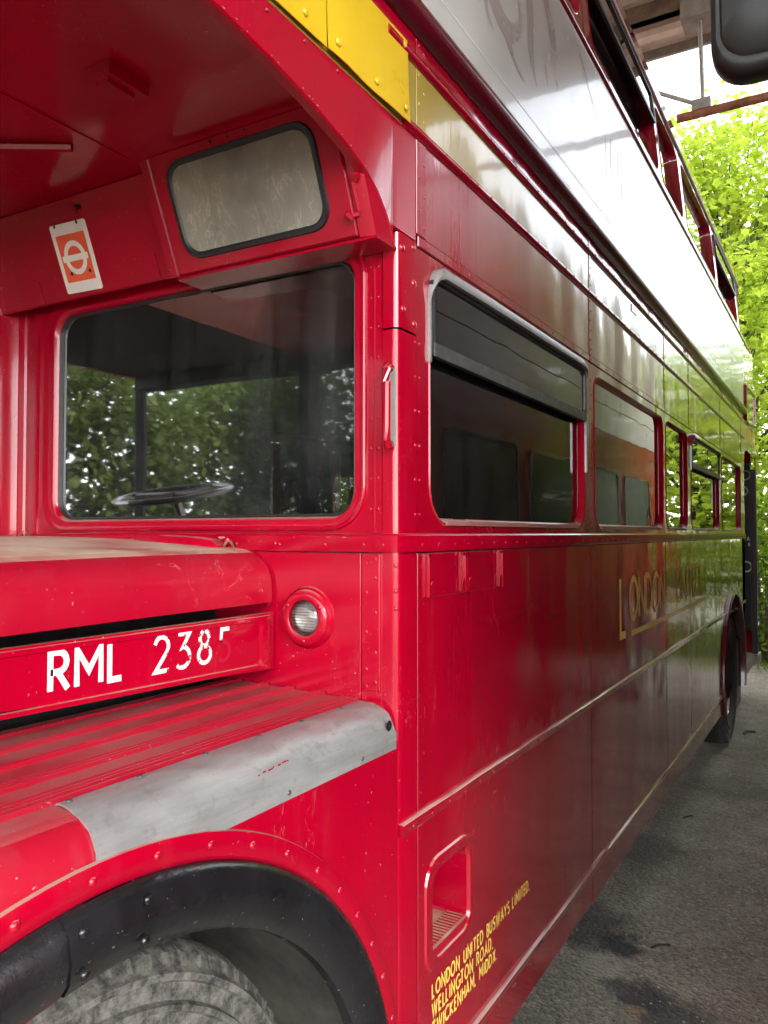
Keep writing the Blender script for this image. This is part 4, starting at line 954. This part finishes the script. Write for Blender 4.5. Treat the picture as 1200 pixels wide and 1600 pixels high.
# --- side lamp on the bulkhead
lc = (0, 0.218, 1.512)
m = MB(); lathe(m, lc, [(0.066, 0.0), (0.065, -0.005), (0.060, -0.009), (0.058, -0.016), (0.055, -0.019), (0.042, -0.021), (0.038, -0.019), (0.0375, -0.006), (0.0375, 0.005)], 'x', 48); lamp = m.build('side_lamp', RED_, B, True)
m = MB(); lathe(m, lc, [(0.0375, -0.010), (0.030, -0.004), (0.001, -0.0015)], 'x', 32); m.build('lamp_reflector', 'lampsilver', lamp, True)
m = MB(); lathe(m, lc, [(0.0375, -0.012), (0.034, -0.019), (0.024, -0.024), (0.012, -0.0265), (0.0005, -0.027)], 'x', 32); m.build('lamp_lens', 'glass_lamp', lamp, True)
m = MB()
for k in range(11):
    z = -0.03 + k * 0.006; hw = math.sqrt(max(0, 0.034 ** 2 - z * z)); m.box((-0.0165, 0.218 - hw * 0.8, 1.512 + z - 0.0008), (-0.015, 0.218 + hw, 1.512 + z + 0.0008))
m.build('lens_flutes', 'glass_lamp', lamp, kind='stuff')
rivets('lamp_screws', [(-0.0195, 0.218 + 0.048 * math.cos(R(a)), 1.512 + 0.048 * math.sin(R(a))) for a in (32, 150, 270)], RED_, lamp, (-1, 0, 0), 0.0055)

m = MB(); rc = random.Random(21)
def chip(fn, u, v, a, b_):
    n = rc.randint(5, 7); m.add([fn(u + a * math.cos(6.283 * k / n) * rc.uniform(.5, 1.2), v + b_ * math.sin(6.283 * k / n) * rc.uniform(.5, 1.2)) for k in range(n)], [tuple(range(n))])
FB = lambda u, v: (-0.0099, u, v)
for u, v, a, b_ in ((0.455, 1.682, 0.012, 0.004), (0.435, 1.676, 0.008, 0.005), (0.16, 1.684, 0.010, 0.002), (0.30, 1.67, 0.003, 0.003), (0.12, 1.683, 0.006, 0.0015), (0.25, 1.683, 0.004, 0.001), (0.62, 1.68, 0.006, 0.002)): chip(FB, u, v, a, b_)
FW = lambda u, v: (u, -0.0008, v)
for k in range(12): chip(FW, rc.uniform(-0.30, -0.005), rc.uniform(0.95, 1.25), rc.uniform(0.0006, 0.002), rc.uniform(0.0006, 0.003))
FV = lambda u, v: (u, -0.0012, v)
for k in range(22):
    u = rc.uniform(-0.7, -0.06); chip(FV, u, low(u) + 0.0055 + rc.uniform(0, 0.004), rc.uniform(0.001, 0.004), 0.0012)
FP = lambda u, v: (-0.0004, u, v)
for k in range(11): chip(FP, rc.uniform(0.09, 0.30), rc.uniform(1.37, 1.46), rc.uniform(0.0006, 0.0022), rc.uniform(0.0006, 0.002))
m.build('paint_chips', 'chip', B, kind='stuff')

# --- half cab on the far side of the bonnet (seen in the front glass)
m = MB(); m.box((-1.56, 1.22, 0.5), (-0.06, 1.25, 1.50)); m.box((-1.56, 1.22, 0.5), (-1.53, WB, 1.42)); m.build('cab_wall', RED_, B)
m = MB(); m.box((-1.56, WB - 0.03, 0.5), (-0.01, WB, 1.48)); m.box((-1.0, WB - 0.03, 1.48), (-0.94, WB, 2.5)); m.build('cab_side', RED_, B)
for x, y in ((-1.53, 1.335), (-1.53, 2.41)):
    m = MB(); m.tube([(x, y, 1.40), (x, y, 2.505)], 0.048 if y < 2 else 0.03, 8); m.build('cab_pillar', 'dark', B, True)
m = MB(); m.box((-1.60, 0.02, 2.44), (-1.50, WB - 0.01, 2.52)); m.build('windscreen_header', 'dark', B)
m = MB(); m.box((-1.74, 0.0, 2.50), (-1.70, WB, 3.95)); m.build('upper_front', RED_, B)
m = MB(); m.box((-1.5, 1.27, 1.30), (-1.2, 2.38, 1.44)); m.build('dashboard', 'black_paint', B)
m = MB(); c0 = Vector((-1.08, 1.72, 1.86)); ring = [(c0.x + 0.24 * math.cos(R(a)), c0.y + 0.24 * math.sin(R(a)), c0.z - 0.05 * math.cos(R(a))) for a in range(0, 361, 15)]
m.tube(ring, 0.013, 8, False); m.tube([(c0.x - 0.24, c0.y, c0.z + 0.05), (c0.x + 0.24, c0.y, c0.z - 0.05)], 0.01, 6); m.tube([(c0.x, c0.y - 0.24, c0.z), (c0.x, c0.y + 0.24, c0.z)], 0.01, 6)
m.tube([(c0.x, c0.y, c0.z), (c0.x - 0.22, c0.y, c0.z - 0.5)], 0.02, 7); m.build('steering_wheel', 'black_paint', B, True)
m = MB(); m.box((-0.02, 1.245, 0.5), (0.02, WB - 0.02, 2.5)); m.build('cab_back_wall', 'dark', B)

# --- offside wall, seats
m = MB(); m.box((0.02, WB - 0.03, 0.42), (XE, WB, 1.70)); m.box((0.02, WB - 0.03, 2.28), (XE, WB, 3.47)); m.box((-1.7, WB - 0.03, 2.5), (0.019, WB, 3.95))
for x in (0.02, 1.34, 2.66, 3.37, 4.67, 6.0): m.box((x, WB - 0.03, 1.701), (x + 0.085, WB - 0.001, 2.279)); m.box((x, WB - 0.06, 3.471), (x + 0.085, WB - 0.03, 3.95))
m.box((6.1, WB - 0.03, 1.701), (XE, WB - 0.001, 2.279)); m.build('offside_wall', SIDE_, B)
for x0, x1 in ((0.105, 1.34), (1.425, 2.66), (2.745, 3.37), (3.455, 4.67), (4.755, 6.0)):
    m = MB(); m.box((x0, WB - 0.02, 1.70), (x1, WB - 0.015, 2.28)); m.build('offside_pane', 'glass', B)
seat_me = None
for i, x in enumerate((0.55, 1.25, 1.95, 2.65, 3.35, 4.05)):
    for y in (0.12, 1.42):
        m = MB()
        m.loft([[(x, y, 0.80), (x + 0.42, y, 0.80), (x + 0.42, y + 0.86, 0.80), (x, y + 0.86, 0.80)], [(x, y, 0.92), (x + 0.40, y, 0.92), (x + 0.40, y + 0.86, 0.92), (x, y + 0.86, 0.92)]], True, True, True)
        L = []
        for z, d in ((0.90, 0.0), (1.3, 0.05), (1.55, 0.08), (1.60, 0.10)):
            L.append([(x + 0.40 + d, y + 0.01, z), (x + 0.48 + d * 0.8, y + 0.01, z), (x + 0.48 + d * 0.8, y + 0.85, z), (x + 0.40 + d, y + 0.85, z)])
        m.loft(L, True, True, True); m.box((x + 0.18, y + 0.4, 0.47), (x + 0.24, y + 0.46, 0.80)); s = m.build('seat', 'seat', B)
        m = MB(); m.tube([(x + 0.52, y + 0.05, 1.58), (x + 0.53, y + 0.08, 1.64), (x + 0.53, y + 0.78, 1.64), (x + 0.52, y + 0.81, 1.58)], 0.013, 6); m.build('grab_rail', 'steel', s, True)

# --- lettering on the side
m = MB(); text(m, ['L'], 1.79, 1.287, 0.225, 0.030, SIDE, 0.0016, 0.0, 0.9); m.build('gold_initial', 'gold', B)
m = MB(); text(m, list('ONDON'), 1.945, 1.337, 0.168, 0.026, SIDE, 0.0016, 0.17, 0.98); m.build('gold_letters', 'gold', B)
m = MB(); text(m, list('UNITED'), 3.0, 1.337, 0.168, 0.026, SIDE, 0.0016, 0.19, 1.15); m.build('gold_letters', 'gold', B)
plate('gold_underline', 1.985, 4.08, 1.268, 1.290, 0.0012, 0.0020, 'gold', B, bev=0.0003)
for k, (s, h) in enumerate((('LONDON UNITED BUSWAYS LIMITED,', 0.0285), ('WELLINGTON ROAD,', 0.0285), ('TWICKENHAM, MIDDX.', 0.0285))):
    m = MB(); text(m, list(s), 0.146, 0.706 - 0.0405 * k, h, 0.0056, SIDE, 0.0012, 0.285, 0.80); m.build('legal_lettering', 'gold', B)
plate('maker_plate', 2.02, 2.12, 2.632, 2.664, 0.0005, 0.003, 'maroon', B); 
plate('maker_plate_text', 2.03, 2.11, 2.645, 2.651, 0.003, 0.0036, 'gold', B, bev=0.0002)

# ================================================================== neighbour bus on the right: only its mirror reaches into the picture
NX0, NX1, NY = -0.35, 8.5, -1.08
nb = thing('parked_bus', 'red bus parked alongside, its black wing mirror hanging in at the top right', 'bus', (5, NY - 1.2, GZ))
m = MB(); sec = [(NY, 0.40), (NY, 2.72), (NY - 0.01, 3.4), (NY - 0.05, 3.86), (NY - 0.18, 4.05), (NY - 0.5, 4.18), (NY - 1.22, 4.22), (NY - 1.94, 4.18), (NY - 2.26, 4.05), (NY - 2.39, 3.86), (NY - 2.44, 3.4), (NY - 2.44, 0.40)]
m.loft([[(x, y, z) for y, z in sec] for x in (NX0, 3, 6, NX1)], True, True, True); m.build('body', 'red', nb)
m = MB(); m.box((NX0 - 0.003, NY - 2.42, 2.87), (NX1 + 0.003, NY + 0.004, 3.80)); m.build('upper_panel', 'cream', nb)
m = MB(); m.box((NX0 - 0.004, NY - 2.446, 2.62), (NX1 + 0.004, NY + 0.006, 2.86)); m.build('cream_band', 'cream', nb)
for i in range(6):
    for z0, z1, dy in ((1.72, 2.28, 0.012),):
        x0 = NX0 + 0.15 + i * 1.35
        f = MB(); o_ = rrect(x0, x0 + 1.14, z0, z1, 0.07, 4); i_ = rrect(x0 + 0.025, x0 + 1.115, z0 + 0.025, z1 - 0.025, 0.05, 4)
        nf = lambda d: (lambda u, v: (u, NY + d, v))
        f.loft([lmap(o_, nf(0.0)), lmap(o_, nf(dy)), lmap(i_, nf(dy)), lmap(i_, nf(0.002))]); fo = f.build('window_frame', 'maroon' if i % 2 else 'rubber', nb)
        f = MB(); f.add(lmap(i_, nf(0.003)), [tuple(range(len(i_)))]); f.build('pane', 'black_paint', fo)
for x in (1.8, 7.0):
    m = MB(); lathe(m, (x, NY + 0.004, 0.55), [(0.62, 0.0), (0.62, 0.004), (0.52, 0.006), (0.001, 0.006)], 'y', 28); m.build('wheel_arch', 'dark', nb)
    m = MB(); lathe(m, (x, NY + 0.0, 0.55), [(0.5, 0.01), (0.49, 0.03), (0.28, 0.035), (0.26, 0.02), (0.001, 0.02)], 'y', 28); m.build('wheel', 'tyre', nb, True)
m = MB(); m.box((NX0 - 0.002, NY + 0.001, 1.15), (NX1, NY + 0.006, 1.18)); m.build('side_rail', 'maroon', nb)
# mirror head: a rounded shell seen from behind, and its arm
mc = Vector((0.36, -0.662, 2.83))
fwd = Vector((1, 0.05, 0.10)).normalized(); rt = Vector((0.06, -1, 0)).normalized(); upv = rt.cross(fwd).normalized()
def MP(u, v, d): return tuple(mc + rt * u + upv * v + fwd * d)
m = MB(); L = []
for s, d in ((0.985, 0.045), (1.0, 0.04), (1.0, 0.0), (0.97, -0.016), (0.90, -0.024), (0.84, -0.022), (0.80, -0.030), (0.5, -0.040), (0.2, -0.044)):
    L.append([MP(u * s, v * s, d) for u, v in rrect(-0.118, 0.118, -0.205, 0.205, (0.07, 0.07, 0.07, 0.07), 7)])
m.loft(L, True, True, True); mir = m.build('wing_mirror', 'plastic', nb, True)
m = MB(); m.tube([MP(0.0, 0.05, 0.0), MP(0.05, 0.25, 0.0), (0.42, -0.95, 3.12), (0.46, NY - 0.02, 3.08)], 0.014, 8); m.build('mirror_arm', 'plastic', mir, True)

# ================================================================== shed roof
RX0, RX1, RZ = -6.0, 4.95, 5.45
shed = thing('shed_roof', 'corrugated metal shed roof with a purlin above the bus', 'roof', (1.3, 0.5, RZ))
def corr(x): return 0.022 * max(-0.6, min(0.6, math.sin(2 * math.pi * x / 0.30))) / 0.6
for k, (ya, yb) in enumerate(((-5.0, -3.0), (-3.0, 0.2), (0.2, 3.4), (3.4, 6.6))):
    m = MB(); xs_ = [RX0 + i * 0.0375 for i in range(int((RX1 - RX0) / 0.0375) + 1)]
    o = 0.003 * (k % 2)
    m.loft([[(x, ya, RZ + corr(x) + 0.0 + o) for x in xs_], [(x, yb + 0.05, RZ + corr(x) + o) for x in xs_], [(x, yb + 0.05, RZ + corr(x) + o + 0.012) for x in xs_], [(x, ya, RZ + corr(x) + o + 0.012) for x in xs_]], False); m.build('roof_sheet', 'cream_roof' if 'cream_roof' in M else 'galv', shed)
for x in (-5.6, -3.6, -1.6, 0.4, 2.4, 4.28):
    m = MB(); m.box((x, -5.0, RZ - 0.16), (x + 0.05, 6.6, RZ - 0.03)); m.box((x, -5.0, RZ - 0.16), (x + 0.11, 6.6, RZ - 0.15)); m.build('purlin', 'rust_purlin' if 'rust_purlin' in M else 'galv', shed)
m = MB(); m.box((RX1 - 0.02, -5.0, RZ - 0.06), (RX1 + 0.01, 6.6, RZ + 0.05)); m.build('roof_edge', 'galv', shed)
for x, y in ((-5.7, -4.8), (4.5, -4.8), (4.5, 6.3), (-1.0, 6.3)):
        m = MB(); m.tube([(x, y, GZ), (x, y, RZ - 0.15)], 0.08, 10); m.build('shed_column', 'galv', shed, True)
hp = thing('hanging_pipe', 'rusty horizontal pipe hung from the shed roof by a thin rod', 'pipe', (4.32, 0.05, 4.75))
m = MB(); m.tube([(4.32, 0.20, 4.56), (4.32, -4.8, 4.56)], 0.030, 10); m.build('pipe', 'rust', hp, True)
m = MB(); m.tube([(4.32, 0.03, 4.58), (4.32, 0.05, 5.4)], 0.014, 6); m.build('rod', 'galv', hp)
m = MB(); m.box((4.29, -0.02, 4.58), (4.35, 0.10, 4.65)); m.tube([(4.32, 0.09, 4.64), (4.25, 0.36, 4.77)], 0.014, 6); m.build('clamp', 'galv', hp)
m = MB(); m.box((4.24, -0.08, 5.2), (4.44, 0.16, 5.42)); m.tube([(4.3, -0.05, 5.28), (4.3, -0.35, 5.2)], 0.02, 6); m.build('hanger_plate', 'galv', hp)

# ================================================================== trees and undergrowth
def leaf_pts(kind):
    if kind == 'maple': return [(0, 0), (0.30, 0.10), (0.55, 0.02), (0.42, 0.38), (0.62, 0.62), (0.25, 0.62), (0, 1.05), (-0.25, 0.62), (-0.62, 0.62), (-0.42, 0.38), (-0.55, 0.02), (-0.30, 0.10)]
    return [(0, 0), (0.28, 0.35), (0.22, 0.75), (0, 1.0), (-0.22, 0.75), (-0.28, 0.35)]
def leaves(mb, centre, n, spread, size, kind, rg, droop=0.3):
    lp = leaf_pts(kind); np_ = len(lp)
    for _ in range(n):
        p = Vector((rg.gauss(0, spread[0]), rg.gauss(0, spread[1]), rg.gauss(0, spread[2]))) + centre
        if p.z < GZ + 0.03: p.z = GZ + 0.03 + rg.random() * 0.2
        a = Vector((rg.gauss(0, 1), rg.gauss(0, 1), rg.gauss(-droop, 0.6))).normalized()
        b = a.cross(Vector((rg.gauss(0, 0.5), rg.gauss(0, 0.5), 1))).normalized(); s = size * rg.uniform(0.6, 1.25)
        c = a.cross(b)
        k = len(mb.v)
        for u, v in lp: q = p + b * (u * s) + a * (v * s) + c * (abs(u) * 0.3 * s); mb.v.append((q.x, q.y, q.z))
        mb.f.append(tuple(range(k, k + np_)))
def tree(name, label, loc, h, rx, ry, z0, ncl, nl, size, kind, mat, seed, group=None, lean=(0, 0)):
    rg = random.Random(seed); t = thing(name, label, 'tree', loc, group)
    x, y = loc[0], loc[1]
    tm = MB(); tops = Vector((x + lean[0], y + lean[1], h * 0.8)); base = Vector((x, y, GZ - 0.1))
    pts = [base.lerp(tops, k / 5) + Vector((rg.gauss(0, .06), rg.gauss(0, .06), 0)) * (k > 0) for k in range(6)]
    tm.tube(pts, [0.16 * h / 7 * (1 - 0.15 * k) for k in range(6)], 8)
    cm = MB()
    for k in range(ncl):
        a = rg.uniform(0, 2 * math.pi); rr = math.sqrt(rg.uniform(0.05, 1)); zz = rg.uniform(z0, h)
        f = 1.0 - 0.55 * ((zz - z0) / (h - z0)) ** 2
        c = Vector((x + lean[0] * zz / h + rx * rr * f * math.cos(a), y + lean[1] * zz / h + ry * rr * f * math.sin(a), zz))
        st = pts[min(5, max(1, int(zz / h * 5)))]
        tm.tube([st, st.lerp(c, 0.5) + Vector((0, 0, 0.15)), c], [0.035, 0.022, 0.006], 5)
        leaves(cm, c, nl, (0.42, 0.42, 0.26), size, kind, rg)
    tm.build('trunk', 'bark', t, True); cm.build('crown', mat, t)
    return t
tree('maple_tree', 'tall bright green maple rising behind the rear of the bus', (13.2, 1.0, GZ), 8.5, 2.5, 2.6, 1.0, 160, 130, 0.12, 'maple', 'leaf_maple', 11)
tree('maple_tree', 'bright green maple with low branches at the right edge behind the bus', (12.0, -1.3, GZ), 4.5, 1.9, 1.9, 0.8, 70, 120, 0.115, 'maple', 'leaf_maple', 12)
tree('maple_tree', 'dense leafy tree far behind the rear platform of the bus', (18.5, 2.6, GZ), 8.5, 3.6, 4.0, 0.8, 80, 110, 0.18, 'maple', 'leaf_maple', 13)
tree('scrub_tree', 'low green tree at the right side reflected in the rear panels', (14.5, -6.0, GZ), 4.2, 2.8, 2.8, 0.4, 70, 90, 0.15, 'oval', 'leaf_hedge', 14)
tree('scrub_tree', 'low green tree behind the parked bus', (11.5, -4.6, GZ), 3.6, 1.8, 1.8, 0.3, 50, 90, 0.13, 'oval', 'leaf_hedge', 15)
for i, (x, y, h, r, lab) in enumerate(((-10.5, 3.5, 4.4, 2.9, 'scrubby tree in front of the bonnet, seen in the front window'), (-10.0, 8.0, 4.6, 2.9, 'scrubby tree beyond the cab, seen in the front window'), (-6.0, 9.2, 4.6, 2.6, 'scrubby tree at the far side of the bus front'), (-4.0, 13.0, 5.6, 3.0, 'scrubby tree well beyond the cab side'), (-13.5, 11.5, 6.6, 3.6, 'taller scrubby tree behind the others ahead of the cab'), (-14.5, 5.5, 6.2, 3.4, 'taller scrubby tree straight ahead of the bonnet'))):
    tree('scrub_tree', lab, (x, y, GZ), h, r, r, 0.3, 140, 130, 0.15, 'oval', 'leaf_dark', 30 + i)
def bush(label, x, y, h, r, n, size, mat, seed, group=None):
    rg = random.Random(seed); t = thing('bush', label, 'bush', (x, y, GZ), group); cm = MB(); sm = MB()
    for k in range(n):
        a = rg.uniform(0, 6.283); rr = r * math.sqrt(rg.random()); z = GZ + h * rg.uniform(0.1, 1) * (1 - 0.4 * (rr / r) ** 2)
        c = Vector((x + rr * math.cos(a), y + rr * math.sin(a), z)); leaves(cm, c, 42, (0.22, 0.22, 0.16), size, 'oval', rg)
        sm.tube([(x + rr * 0.3 * math.cos(a), y + rr * 0.3 * math.sin(a), GZ), tuple(c)], [0.012, 0.004], 4)
    sm.build('stems', 'bark', t); cm.build('foliage', mat, t); return t
bush('leafy green bush at ground level beyond the rear platform', 9.9, 0.15, 1.9, 0.8, 60, 0.08, 'leaf_hedge', 51)
bush('pale green taller bush behind the one by the rear platform', 11.1, 0.75, 2.9, 1.1, 70, 0.09, 'leaf_hedge', 52)
bush('green bush right of the rear platform, outside the passage', 10.2, -1.6, 1.9, 0.9, 36, 0.10, 'leaf_hedge', 53)
bush('green bush at the far end of the passage', 10.6, -3.4, 2.4, 1.1, 30, 0.10, 'leaf_hedge', 54)
bush('dark green bush left behind the bus', 10.4, 2.4, 2.2, 1.1, 36, 0.10, 'leaf_hedge', 55)
gm = MB(); rg = random.Random(5)
for k in range(5200):
    x = rg.uniform(8.55, 13) ; y = rg.uniform(-5, 3.2)
    if x < 9.0 + 0.25 * math.sin(y * 3) + rg.uniform(-.25, .25): continue
    hgt = rg.uniform(0.06, 0.26); a = rg.uniform(0, 6.28); w_ = 0.008; lx, ly = rg.gauss(0, .07), rg.gauss(0, .07)
    gm.add([(x - w_ * math.cos(a), y - w_ * math.sin(a), GZ), (x + w_ * math.cos(a), y + w_ * math.sin(a), GZ), (x + lx, y + ly, GZ + hgt)], [(0, 1, 2)])
go = gm.build('grass', 'grass', None, kind='stuff'); tag(go, 'long grass along the edge of the yard behind the bus', 'grass')

# ================================================================== small things on the ground
pm = MB(); rg = random.Random(9)
def stone(mb, x, y, s):
    L = []
    for rr, hh in ((0.8, -0.1), (1.0, 0.25), (0.6, 0.6)):
        L.append([(x + s * rr * math.cos(t) * rg.uniform(.8, 1.2), y + s * rr * math.sin(t) * rg.uniform(.8, 1.2), GZ + s * hh) for t in [j * 1.2566 for j in range(5)]])
    mb.loft(L, True, False, True)
for k in range(1500):
    x = rg.uniform(0.2, 6.5); y = rg.gauss(-0.45, 0.25)
    if y > 0.1: continue
    stone(pm, x, y, 0.0016 + 0.006 * rg.random() ** 2.5)
for k in range(500): stone(pm, rg.uniform(8.3, 9.4), rg.uniform(-3, 1.2), rg.uniform(0.006, 0.02))
po = pm.build('pebbles', 'pebble', None, kind='stuff'); tag(po, 'pale grit and small stones scattered on the asphalt', 'grit')
def twig(label, pts, r, name='twig'):
    m = MB(); m.tube(pts, r, 6); o = m.build(name, 'twig', None, True); tag(o, label, 'twig', 'twigs on the asphalt'); return o
twig('short dark twig lying beside the oil stain', [(1.90, -0.085, GZ + 0.005), (1.93, -0.11, GZ + 0.009), (1.955, -0.145, GZ + 0.006)], 0.0045)
twig('small dark twig further along the asphalt', [(3.48, 0.06, GZ + 0.004), (3.51, 0.04, GZ + 0.006), (3.54, 0.02, GZ + 0.004)], 0.005)
twig('dark bent twig just behind the rear wheel', [(5.72, -0.03, GZ + 0.01), (5.78, -0.05, GZ + 0.02), (5.84, -0.10, GZ + 0.01)], 0.01)
